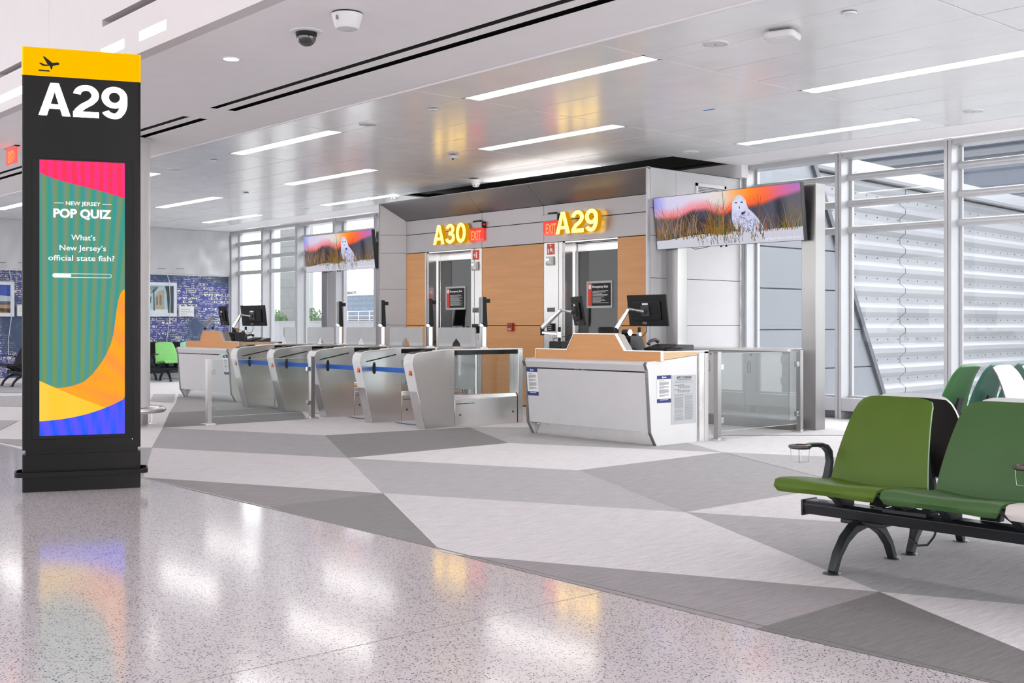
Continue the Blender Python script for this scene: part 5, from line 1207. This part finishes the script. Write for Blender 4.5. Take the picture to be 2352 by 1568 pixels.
for k, (dx, dy) in enumerate(DESKS):
    nm = ('nearest desk', 'far desk')[k]
    ox, oy = dx+8.07, dy-9.10
    # right-hand monitor: back towards the concourse; left-hand one nearly edge-on
    V = lambda x, y, z: (x+ox, y+oy, z)
    monitor(V(-8.885, 9.86, 1.435), .03 if k == 0 else .30, .15, V(-8.85, 9.72, .99), V(-9.11, 9.62, 1.17), V(-9.0, 9.70, 1.46), 'black monitor with its back towards us at the right of the %s' % nm, w=.58, h=.365)
    monitor(V(-10.06, 9.88, 1.44), -.53 if k == 0 else -.17, .15, V(-10.25, 9.80, .99), V(-10.56, 9.80, 1.18), V(-10.24, 9.82, 1.46), 'black monitor turned almost edge-on at the left of the %s' % nm, w=.50 if k == 0 else .44, h=.36, metal=M_steel if k == 0 else M_steeld)
    # equipment on the desk top
    z = .991
    x, y = -8.87+ox, 9.56+oy
    t = thing('ticket_printer', 'black wedge-shaped ticket printer left of the monitor pole on the %s' % nm, 'printer', (x, y, z), group='desk equipment')
    m = MB(); m.prism([(-.10, 0), (.16, 0), (.09, .16), (-.09, .16)], 'x', -.14, .11); m.build('body', M_black, t, bevel=.008)
    m = MB(); m.prism([(-.10, .0), (.16, .0), (.09, .16), (-.09, .16)], 'x', .111, .12); m.build('side_cover', M_drkp, t)
    m = MB(); m.box((-.12, -.102, .05), (.10, -.10, .12)); m.build('slot', M_blackg, t)
    t = thing('webcam', 'small black camera perched on the ticket printer of the %s' % nm, 'camera', (x-.03, y, z+.16), group='desk equipment')
    m = MB(); m.cyl((-.05, 0, .038), (.05, 0, .038), .036, n=20); m.build('body', M_black, t, bevel=.006)
    m = MB(); m.cyl((.045, 0, .038), (.056, 0, .038), .037, n=20); m.build('rim', M_chrome, t)
    m = MB(); m.box((-.02, -.02, 0), (.02, .02, .01)); m.build('foot', M_black, t)
    x, y = -8.45+ox, 9.62+oy
    t = thing('desk_phone', 'low black desk phone at the right end of the %s' % nm, 'phone', (x, y, z), group='desk equipment')
    m = MB(); m.prism([(-.10, 0), (.12, 0), (.12, .075), (-.10, .03)], 'x', -.15, .13); m.build('base', M_black, t, bevel=.006)
    m = MB(); m.tube([(-.12, -.06, .07), (-.12, -.03, .105), (-.12, .05, .12), (-.12, .10, .10)], [.024, .018, .018, .024], 10); m.build('handset', M_drkp, t, smooth=True)
    t = thing('keyboard', 'thin dark keyboard tray at the right end of the %s' % nm, 'keyboard', (x+.16, y+.06, z), group='desk equipment')
    m = MB(); m.prism([(-.11, 0), (.11, 0), (.11, .062), (.09, .068), (-.11, .02)], 'x', -.13, .18); m.build('tray', M_drkp, t, bevel=.004)
    m = MB(); m.box((-.11, -.09, .026), (.16, .05, .034)); m.build('keys', M_black, t)
    m = MB(); m.tube([(0, 0, 0), (.03, -.02, .05), (.08, -.02, .06), (.12, -.01, .01), (.16, 0, .02), (.2, .02, 0)], .006, 6); o = m.build('cable_bundle', M_cable); o.location = (-8.80+ox, 9.40+oy, z+.006); tag(o, 'tangle of black cable on the %s top' % nm, 'cable')
    if k == 0:
        m = MB(); m.tube([(0, 0, 0), (.05, -.01, .012), (.09, -.01, .035), (.13, -.01, .03), (.145, 0, 0)], .006, 6); o = m.build('network_cable', M_cblue); o.location = (-9.0, 9.42, z+.006); tag(o, 'bright blue cable loop on the nearest desk', 'cable')
        t = thing('passport_scanner', 'low black passport scanner at the left of the nearest desk', 'scanner', (-10.03, 9.60, z), group='desk equipment')
        m = MB(); m.box((-.10, -.09, 0), (.10, .09, .085)); m.build('body', M_black, t, bevel=.008)
        m = MB(); m.box((-.09, -.08, .0855), (.09, .08, .088)); m.build('glass_top', mat('violet_glass', (70, 70, 130), .1), t)
# hard-edged low counter behind the barrier
t = thing('storage_counter', 'low white storage counter behind the right glass barrier', 'counter', (-9.57, 11.84, 0), world=True)
m = MB(); m.box((-10.10, 11.66, .125), (-8.175, 12.35, .955)); m.build('carcass', M_lam, t)
m = MB(); m.box((-10.09, 11.68, 0), (-8.19, 12.33, .125)); m.build('kick_plate', M_steeld, t)
m = MB(); m.box((-10.125, 11.61, .955), (-8.172, 12.38, .985)); m.build('worktop', M_steel, t, bevel=.004)
for i, x in enumerate((-10.10, -9.465, -8.83)):
    m = MB(); m.box((x, 11.645, .14), (x+.635, 11.66, .94)); d = m.build('door', M_lam, t, bevel=.002, seg=1)
    m = MB(); m.tube([(x+.06+.02*math.cos(a_*PI/8), 11.643, .75+.02*math.sin(a_*PI/8)+(.05 if 0 < a_ < 8 else -.05)) for a_ in range(16)], .003, 5, closed=True); m.build('pull', M_ink, d)
    m = MB(); m.cyl((x+.09, 11.645, .905), (x+.09, 11.64, .905), .014, n=14); m.build('lock', M_steeld, d)

# ------------------------------------------------------------------ airport benches
def shell(rows, hw, crown, th, nu=14):
    """grid of a seat/back sheet: rows = [(y,z)], hw = half width per row; returns MB with mat 0 front, 1 back, 2 rim"""
    m = MB(); n = len(rows); N_ = []
    for j in range(n):
        a_, b_ = rows[max(j-1, 0)], rows[min(j+1, n-1)]
        d = Vector((0, b_[0]-a_[0], b_[1]-a_[1])).normalized(); N_.append(Vector((1, 0, 0)).cross(d).normalized())
    f = []; k = []
    for j in range(n):
        for i in range(nu+1):
            s_ = -1+2*i/nu; x = hw[j]*s_; c_ = crown[j]*(s_*s_)
            p = Vector((x, rows[j][0], rows[j][1]))-N_[j]*c_
            e = 1-max(0, abs(s_)-.8)/.2*.55
            f.append(p+N_[j]*th/2*e); k.append(p-N_[j]*th/2*e)
    o = len(f); W_ = nu+1
    m.add(f+k, [])
    for j in range(n-1):
        for i in range(nu):
            a_ = j*W_+i
            m.f.append([a_, a_+1, a_+W_+1, a_+W_]); m.m.append(0)
            m.f.append([o+a_, o+a_+W_, o+a_+W_+1, o+a_+1]); m.m.append(1)
    for j in range(n-1):
        for i in (0, nu):
            a_ = j*W_+i; m.f.append([a_, a_+W_, o+a_+W_, o+a_]); m.m.append(2)
    for j in (0, n-1):
        for i in range(nu):
            a_ = j*W_+i; m.f.append([a_, a_+1, o+a_+1, o+a_]); m.m.append(2)
    return m
seat_rows = [(-.452, .432), (-.462, .448), (-.452, .462), (-.425, .466), (-.34, .458), (-.22, .440), (-.10, .424), (.0, .416), (.035, .420)]
seat_hw = [.272, .288, .292, .294, .294, .292, .290, .286, .280]
seat_cr = [-.012, -.012, -.012, -.012, -.018, -.024, -.024, -.02, -.02]
back_rows = []; back_hw = []; back_cr = []
for i in range(19):
    t_ = i/18; z = .405+.475*t_
    y = .020+.195*t_**1.15 - .018*math.sin(t_*PI)
    if t_ > .9: y += .012*((t_-.9)/.1)**2
    back_rows.append((y, z))
    w = .283-.070*t_**1.25
    if t_ > .94: w -= .012*((t_-.94)/.06)**2
    back_hw.append(w); back_cr.append(.012*(1-t_))
def topcurve(m, nu=14):      # arch the top edge
    for v in m.v:
        if v.z > .80:
            s_ = abs(v.x)/.214; v.z -= .017*(min(1.1, s_)**4)*((v.z-.80)/.08)
    return m
chair_mats = {}
def chairmat(c):
    if c not in chair_mats: chair_mats[c] = mat('chair_shell_%d' % len(chair_mats), c, .45, spec=.3, var=.04, scale=5)
    return chair_mats[c]
def bench(n, cols_, backs, rims, label, arms, loc, rz, group, cables=True, feet=None, bracket=True):
    t = thing('bench_seating', label, 'bench', loc, rz, group=group)
    Lb = .605*n+.10
    m = MB(); m.prism([(-.055, .245), (.055, .245), (.065, .30), (.045, .318), (-.045, .318), (-.065, .30)], 'x', .0, Lb); bm_ = m.build('beam', M_frame_b, t, bevel=.004)
    for x in (-.012, Lb): m = MB(); m.box((x, -.068, .235), (x+.014, .068, .322)); m.build('beam_cap', M_frame_b, bm_, bevel=.004)
    for x in (.33, Lb-.33) if n > 1 else (.33,):
        for s_ in (-1, 1):
            pts = [(x, s_*.0, .232), (x, s_*.10, .212), (x, s_*.18, .165), (x, s_*.245, .095), (x, s_*.288, .008)]
            m = MB(); m.bar(pts, [.055, .052, .048, .044, .042], [.05, .05, .046, .042, .040], (1, 0, 0)); lg = m.build('leg', M_frame_b, t, bevel=.006)
            m = MB(); m.lathe([(0, .014), (.022, .014), (.046, .007), (.048, 0), (0, 0)], c=(x, s_*.292, 0), n=24); m.build('foot', M_frame_b, lg, smooth=True)
        m = MB(); m.box((x-.10, -.06, .225), (x+.14, .06, .246)); m.build('leg_mount', M_frame_b, t, bevel=.003)
    for i in range(n):
        cx = .395+.605*i
        sm = shell(seat_rows, seat_hw, seat_cr, .030)
        for v in sm.v: v.x += cx
        s_ = sm.build('seat', [chairmat(cols_[i])]*3, t, smooth=True, angle=60)
        bk = topcurve(shell(back_rows, back_hw, back_cr, .030))
        for v in bk.v: v.x += cx
        bk.build('backrest', [chairmat(cols_[i]), chairmat(backs[i]), chairmat(rims[i])], t, smooth=True, angle=60)
        for dx in (-.17, .19):
            m = MB(); m.prism([(-.30, .438), (-.05, .405), (.05, .400), (.05, .31), (-.06, .31), (-.10, .345)], 'x', cx+dx-.022, cx+dx+.022); m.build('seat_bracket', M_frame_b, t, bevel=.004)
        if bracket:
            m = MB(); m.prism([(.03, .32), (.075, .32), (.14, .56), (.118, .56)], 'x', cx-.05, cx+.05); m.build('back_bracket', M_frame_b, t, bevel=.003)
    for a_ in arms:
        x = .06+.605*a_ if a_ else .05
        m = MB(); pts = [(x, .05, .345), (x, .075, .40), (x, .10, .46), (x, .115, .52), (x, .105, .575), (x, .07, .605), (x, .02, .618), (x, -.05, .622), (x, -.11, .622)]
        m.bar(pts, [.05, .045, .042, .04, .042, .046, .05, .046, .03], [.036, .036, .034, .03, .028, .026, .024, .022, .018], (1, 0, 0)); ar = m.build('armrest', M_frame_b, t, bevel=.006)
        cy = -.165
        m = MB(); m.lathe([(.040, .612), (.054, .610), (.062, .618), (.058, .630), (.046, .632), (.040, .626), (.040, .612)], c=(x, cy, 0), n=32); m.build('cup_ring', mat('cup_ring', (62, 52, 48), .25) if 'cup_ring' not in MATS else MATS['cup_ring'], ar, smooth=True)
        m = MB()
        for q in range(2):
            an = q*PI/2+.5; c_, s2 = math.cos(an), math.sin(an)
            m.tube([(x+.050*c_, cy+.050*s2, .612), (x+.044*c_, cy+.044*s2, .54), (x, cy, .537), (x-.044*c_, cy-.044*s2, .54), (x-.050*c_, cy-.050*s2, .612)], .0019, 6)
        m.build('cup_cage', M_chrome, ar)
    if cables:
        for x in (.62, 1.23):
            m = MB(); m.tube([(x, -.03, .25), (x+.005, -.05, .20), (x+.05, -.055, .165), (x+.10, -.05, .175), (x+.13, -.04, .22), (x+.135, -.03, .25)], .006, 6); m.build('cable', M_cable, t)
        m = MB(); m.box((.50, -.10, .318), (.74, .02, .335)); m.build('power_box', M_frame_b, t)
        m = MB(); m.box((.42, -.05, .318), (.47, -.02, .332)); m.build('bolt_cover', M_frame_b, t)
    return t
g1, g2_, gw = (74, 98, 22), (60, 90, 48), (196, 188, 184)
bench(4, [g1, g2_, gw, gw], [g1, g2_, (44, 39, 38), (44, 39, 38)], [(150, 180, 150), (150, 175, 150), (190, 190, 190), (190, 190, 190)], 'foreground bench with olive green, sage green and off-white seats', (0, 2), (-3.65, 5.39, 0), 0, 'airport benches')
dk = (44, 39, 38); wt = (228, 226, 228); rg = (200, 202, 204)
bench(4, [wt]*4, [dk]*4, [rg]*4, 'bench of dark-backed seats standing back-to-back behind the foreground bench', (2,), (-3.65+.10+.605*4, 6.15, 0), PI, 'airport benches')
g3, g4 = (62, 118, 62), (54, 110, 90)
bench(3, [g4, g4, g3], [g4, g4, g3], [g4, g4, g3], 'bench of green seats facing away near the right windows', (), (-5.68, 10.45+.10+.605*3, 0), -PI/2, 'airport benches', cables=False)
bench(3, [wt]*3, [dk]*3, [(104, 100, 102)]*3, 'bench of white seats facing right near the right windows', (), (-4.95, 10.45, 0), PI/2, 'airport benches', cables=False)
g5, g6 = (136, 206, 120), (140, 204, 176)
bench(3, [g5, g6, g6], [dk]*3, [g5, g6, g6], 'far bench with light green and mint seats below the mural', (0,), (-24.85, 11.02, 0), PI/2, 'airport benches', cables=False)
bench(3, [dk]*3, [dk]*3, [dk]*3, 'dark-backed bench standing back-to-back with the far green bench', (), (-25.61, 11.02+.10+.605*3, 0), -PI/2, 'airport benches', cables=False)
bench(2, [dk]*2, [dk]*2, [dk]*2, 'black bench half hidden behind the left edge of the black sign', (0,), (-25.6, 8.2, 0), 0, 'airport benches', cables=False)

# ------------------------------------------------------------------ framed photographs on the mural
def frame_photo(y0, y1, z0, z1, kind, label):
    t = thing('framed_photograph', label, 'picture', (-26.22, (y0+y1)/2, z0), group='framed photographs on the mural', world=True)
    x = -26.219
    f = MB(); w = .075
    f.box((x, y0, z0), (x+.09, y0+w, z1)); f.box((x, y1-w, z0), (x+.09, y1, z1)); f.box((x, y0+w, z0), (x+.09, y1-w, z0+w)); f.box((x, y0+w, z1-w), (x+.09, y1-w, z1))
    fr = f.build('frame', mat('frame_white', (226, 230, 240), .4) if 'frame_white' not in MATS else MATS['frame_white'], t, bevel=.004)
    p = MB(); Y = lambda u: y0+w+(y1-y0-2*w)*u; Z = lambda v: z0+w+(z1-z0-2*w)*v
    def q(pts, c, e=0): p.add([(x+.05+e*.001, Y(u), Z(v)) for u, v in pts], [list(range(len(pts)))], 0, c)
    if kind == 'beach':
        q([(0, 0), (1, 0), (1, 1), (0, 1)], (30, 84, 190))
        q([(0, .42), (1, .42), (1, .60), (.8, .66), (.6, .58), (.4, .62), (.2, .56), (0, .6)], (206, 212, 226), 1)
        q([(0, .30), (1, .30), (1, .42), (0, .42)], (84, 96, 110), 2); q([(0, 0), (1, 0), (1, .30), (0, .30)], (190, 146, 104), 2); q([(.2, .30), (1, .02), (1, .16), (.4, .30)], (70, 62, 58), 3)
    else:
        q([(0, 0), (1, 0), (1, 1), (0, 1)], (190, 216, 226)); q([(0, 0), (1, 0), (1, .16), (0, .12)], (236, 240, 244), 1)
        q([(.45, .16), (.72, .14), (.72, .86), (.55, .80), (.45, .6)], (198, 176, 150), 1); q([(.84, .02), (1, .02), (1, .98), (.74, .98), (.80, .7)], (50, 64, 70), 2)
        q([(.0, .38), (.32, .36), (.34, .60), (.0, .62)], (52, 70, 72), 2); q([(.40, .1), (.44, .1), (.42, .85), (.385, .85)], (58, 66, 70), 3)
        for i in range(9): q([(.0+.05*i, .72+.02*(i % 3)), (.03+.05*i, .72+.02*(i % 3)), (.16+.05*i, .97-.02*(i % 4)), (.15+.05*i, .98)], (84, 92, 92), 2)
        q([(.48, .3), (.53, .3), (.53, .6), (.48, .6)], (130, 120, 110), 2); q([(.58, .3), (.64, .3), (.64, .66), (.58, .66)], (130, 120, 110), 2)
    p.build('print', M_pic, fr)
    g = MB(); g.poly([(x+.056, y0+w, z0+w), (x+.056, y1-w, z0+w), (x+.056, y1-w, z1-w), (x+.056, y0+w, z1-w)]); g.build('glazing', M_clear, fr)
def caption(y0, y1, z0, z1, rows_, label):
    t = thing('caption_plate', label, 'caption', (-26.22, (y0+y1)/2, z0), group='caption plates beside the photographs', world=True)
    x = -26.219
    m = MB(); m.box((x, y0, z0), (x+.07, y1, z1)); pl = m.build('plate', M_paper, t, bevel=.004)
    k = MB()
    for i, (s_, w_) in enumerate(rows_): k.text(s_, (x+.0702, y0+.05, z1-.09-.055*i), (0, 1, 0), (0, 0, 1), h=.028, w=w_*(y1-y0), depth=.001)
    k.build('lettering', M_ink, pl)
frame_photo(11.25, 12.23, 1.48, 2.297, 'street', 'white-framed winter street photograph right of the round column')
frame_photo(6.1, 8.45, 1.462, 2.23, 'beach', 'white-framed blue sky and beach photograph at the left edge')
caption(12.30, 12.68, 1.482, 1.735, [('Lex Devine (Lex', .62), ('Devine Photography)', .8), ('Newark, NJ', .4), ('A winter street on a', .7), ('campus walk', .45)], 'white caption plate right of the winter street photograph')
caption(8.52, 9.05, 1.47, 1.72, [('Atlantic', .4), ('Coast', .3)], 'white caption plate beside the beach photograph')
for y, l in ((12.02, 'thin white wire hanging down the mural over the street photograph'), (8.36, 'thin white wire hanging down the mural left of the black sign')):
    m = MB(); m.tube([(-26.20, y, 2.47), (-26.115, y+.01, 2.33), (-26.115, y+.03, 1.9), (-26.115, y+.02, 1.44), (-26.20, y-.02, .9), (-26.20, y+.01, .13)], .008, 6); o = m.build('hanging_wire', M_plast); tag(o, l, 'wire')

# ------------------------------------------------------------------ outside, right: jet bridge
t = thing('passenger_boarding_bridge', 'white corrugated boarding bridge outside the right windows', 'boarding bridge', (-12.6, 15, -3))
D_ = Vector((-.09341546, .99566487, 0)); O_ = Vector((-12.6, 15, 0)); N__ = Vector((D_.y, -D_.x, 0))
def wp(s_, z, e=0): return O_+D_*s_+N__*e+Vector((0, 0, z)) - Vector((-12.6, 15, -3))
m = MB(); prof = []
z = -3.0; per = .435
while z < 4.30:
    for dz, e in ((0, 0), (.10, .0), (.19, .10), (.20, .11), (.30, .11), (.31, .10), (.40, 0)):
        if z+dz < 4.36: prof.append((z+dz, e))
    z += per
S0, S1 = -1, 27
vs = []; sl = .0075
for z, e in prof: vs += [wp(S0, z-.0*S0, e), wp(S1, z+.0, e)]
fs = [(2*i, 2*i+1, 2*i+3, 2*i+2) for i in range(len(prof)-1)]
m.add(vs, fs); vs2 = [wp(S0, -3, -2.2), wp(S1, -3, -2.2), wp(S1, 4.3, -2.2), wp(S0, 4.3, -2.2)]; m.add(vs2, [(0, 1, 2, 3)]); wallb = m.build('corrugated_wall', M_extw, t)
m = MB()
for s_ in (8.2, 19.0):
    m.bar([wp(s_+.04*(e > .03), z, e+.003) for z, e in prof], .012, .006, (0, 1, 0))
m.build('sheet_joint', M_screw, wallb)
m = MB()
z = -3.0+.05
zz = []
while z < 4.2: zz.append(z); z += per
for z in zz:
    if z < -.2: continue
    for s_ in range(8, 50): p_ = wp(s_*.5+.1, z, .0); m.box((p_.x-.012, p_.y-.012, p_.z-.012), (p_.x+.012, p_.y+.012, p_.z+.012))
sc_ = m.build('screws', M_screw, wallb); sc_['kind'] = 'stuff'
m = MB(); pr = [(-.15, 4.32), (.30, 4.30), (.32, 4.36), (.30, 4.62), (-2.3, 4.80), (-2.3, 4.3)]
v0 = [wp(S0, z, e) for e, z in pr]; v1 = [wp(S1, z-.0, e) for e, z in pr]; n_ = len(pr)
m.add(v0+v1, [list(range(n_))[::-1], list(range(n_, 2*n_))]+[(i, (i+1) % n_, n_+(i+1) % n_, n_+i) for i in range(n_)]); m.build('roof_cap', M_extw, t)
# the higher hall beyond it
t = thing('terminal_wing', 'bluish ribbed metal wing rising behind the boarding bridge', 'building', (-24, 45, 0))
m = MB(); prof = []; z = -3
while z < 8.2:
    prof += [(z, 0), (z+.45, 0), (z+.55, -.12), (z+.8, -.12), (z+.9, 0)]; z += 1.0
vs = []
for z, e in prof: vs += [(-9, e, z+.0), (40, e, z)]
m.add(vs, [(2*i, 2*i+1, 2*i+3, 2*i+2) for i in range(len(prof)-1)]); m.add([(-9, 6, -3), (40, 6, -3), (40, 6, 8.2), (-9, 6, 8.2)], [(0, 1, 2, 3)]); m.add([(-9, 0, -3), (-9, 6, -3), (-9, 6, 8.2), (-9, 0, 8.2)], [(0, 1, 2, 3)]); m.build('ribbed_wall', mat('blue_grey_metal', (122, 128, 142), .45, .1, var=.03), t)
m = MB(); m.box((-9.2, -.3, 8.1), (40, 6, 8.35)); m.build('parapet', M_extp, t)
# panelled link wall with the sloping dark edge
t = thing('bridge_link_wall', 'grey panelled wall with a sloping dark edge outside the window', 'wall', (-10.43, 14, -1), world=True)
m = MB(); xx = -10.44
def edge_b(z): return 17.495-(17.495-15.46)*(z-.108)/(3.795-.108)
for z0, z1 in ((-1, -.06), (-.04, .576), (.596, 1.195), (1.215, 1.82), (1.84, 2.45), (2.47, 3.08), (3.10, 3.85)):
    ys = [14.0]+[14.95+1.2*i for i in range(4)]
    e0, e1_ = edge_b(z0), edge_b(z1)
    m.add([(xx, 14.0, z0), (xx, e0, z0), (xx, e1_, z1), (xx, 14.0, z1), (xx-.03, 14.0, z0), (xx-.03, e0, z0), (xx-.03, e1_, z1), (xx-.03, 14.0, z1)], [(0, 1, 2, 3), (7, 6, 5, 4), (0, 4, 5, 1), (1, 5, 6, 2), (2, 6, 7, 3), (3, 7, 4, 0)])
m.build('panels', M_extp, t)
m = MB(); m.add([(xx-.04, 14, -1), (xx-.04, edge_b(-1), -1), (xx-.04, edge_b(3.85), 3.85), (xx-.04, 14, 3.85)], [(0, 1, 2, 3)]); m.build('backing', M_extd, t)
m = MB(); m.bar([(xx-.05, edge_b(-1)+.02, -1), (xx-.05, edge_b(3.85)+.02, 3.85)], .22, .09, (1, 0, 0)); m.build('edge_seal', M_extd, t)
# ------------------------------------------------------------------ outside, left
b = MB(); b.box((-320, -200, -4.3), (320, 420, -4.2)); struct(b.build('floor', mat('apron_concrete', (205, 205, 203), .9, scale=.2)), 'grey airport apron outside, unseen, pale to bounce light indoors')  # ground added out of view; pale tone bounces light up to the ceiling
t = thing('roof_parapet', 'long low white roof parapet outside the left windows', 'parapet', (-70, 42, -4))
m = MB(); m.box((-60, 0, 0), (30, .4, 5.5)); m.build('wall', M_extw, t)
m = MB(); m.box((-60, -.05, 5.5), (30, .45, 5.58)); m.build('coping', M_extw, t)
t = thing('roof_railing', 'white steel railing on the roof outside the left windows', 'railing', (-70, 43, 1.55))
m = MB()
for z in (.12, .36, .66): m.tube([(4.2, 0, z), (22, 0, z)], .022, 6)
m.build('rails', M_wht, t)
for i in range(14):
    m = MB(); m.cyl((4.3+1.3*i, 0, 0), (4.3+1.3*i, 0, .66), .024, n=8); m.build('baluster', M_wht, t)
t = thing('flat_roof_shed', 'dark flat roof strip behind the parapet', 'roof', (-70, 60, -2))
m = MB(); m.box((-40, 0, 0), (22, 3, 3.95)); m.build('body', mat('mauve_roof', (92, 88, 98), .6), t)
m = MB(); m.box((-40, -.2, 3.9), (22, 3.2, 4.05)); m.build('roof_edge', M_conc, t)
t = thing('concrete_pylon', 'tall concrete pier with a flared top outside the left windows', 'tower', (-78.74, 46, -4))
m = MB(); pr = [(1.15, 0), (1.15, 13.2)]+[(1.15+.9*(1-math.cos(i*PI/16)), 13.2+2.2*math.sin(i*PI/16)) for i in range(1, 9)]+[(2.05, 20)]
m.prism([(-p[0], p[1]) for p in pr]+[(p[0], p[1]) for p in pr[::-1]], 'y', 0, 1.6); m.build('shaft', M_conc, t)
m = MB()
for z in (5, 6.6, 8.2, 9.8, 11.4): m.box((-1.152, -.01, z), (1.152, .0, z+.03))
m.build('joints', M_ink, t)
t = thing('light_mast', 'slim grey light mast seen through the left windows', 'lamp post', (-80.85, 45, -4))
m = MB(); m.cyl((0, 0, 0), (0, 0, 10.85), .09, .06, n=12); m.build('shaft', mat('mast_grey', (120, 126, 132), .5), t)
for x, z, w in ((0, 10.8, .9), (0, 7.2, .5)): m = MB(); m.box((-w/2, -.08, z-.06), (w/2, .08, z+.06)); m.build('crossarm', MATS['mast_grey'], t)
def tree(x, y, z, r, label, seed):
    t = thing('tree', label, 'tree', (x, y, z), group='trees beyond the parapet'); rnd = random.Random(seed)
    m = MB(); m.cyl((0, 0, -4), (0, 0, r*.4), .12, .06, n=8); m.build('trunk', mat('bark', (90, 76, 62), .8) if 'bark' not in MATS else MATS['bark'], t)
    m = MB()
    for _ in range(700):
        d = Vector((rnd.gauss(0, 1), rnd.gauss(0, 1), rnd.gauss(0, .8))).normalized()*r*rnd.random()**.4; d.z = d.z*.8+r*.5
        s_ = r*rnd.uniform(.05, .11); u = Vector((rnd.gauss(0, 1), rnd.gauss(0, 1), rnd.gauss(0, 1))).normalized(); w = u.orthogonal().normalized()
        m.add([d-u*s_, d+w*s_*.6, d+u*s_, d-w*s_*.6], [(0, 1, 2, 3)])
    m.build('foliage', M_leaf, t)
tree(-75.7, 43.3, 1.25, .85, 'leafy green tree left of the concrete pier', 1); tree(-88.2, 50.4, 1.2, 1.2, 'leafy green tree touching the concrete pier', 2); tree(-77.9, 43.2, .95, .55, 'small green shrub in front of the concrete pier', 3); tree(-75.2, 46, 1.5, .9, 'tree clump seen left of the far screen post', 4)
# distant hotel
t = thing('hotel_building', 'distant blue-glass hotel slab with a rooftop sign', 'building', (-240, 160, -4))
x0, x1 = -9.5, 26
m = MB(); m.box((x0, 0, 0), (x1, 8, 12.75)); m.build('tower', M_hotelb, t)
for i in range(7):
    z = 11.55-1.22*i; m = MB(); m.box((x0+.05, -.05, z), (x1, 0, z+.72)); m.build('window_band', M_hotelw, t)
m = MB(); m.box((x0-.1, -.12, 12.72), (x1+.1, 8.1, 14.0)); fa = m.build('sign_fascia', M_wht, t)
m = MB(); m.text('MARRIOTT', (-6.0+.1, -.14, 13.1), (1, 0, 0), (0, 0, 1), h=.62, w=5.6, depth=.03, bold=.02); m.build('sign_lettering', mat('hotel_sign_grey', (70, 72, 84), .5), fa)
m = MB()
for i, (a_, b_) in enumerate((((-8.6, 13.05), (-7.95, 13.95)), ((-7.95, 13.95), (-7.45, 13.15)), ((-7.6, 13.95), (-7.05, 13.1)))): m.bar([(a_[0], -.15, a_[1]), (b_[0], -.15, b_[1])], .03, .28, (0, 1, 0))
m.build('sign_emblem', mat('hotel_sign_maroon', (110, 60, 78), .5), fa)
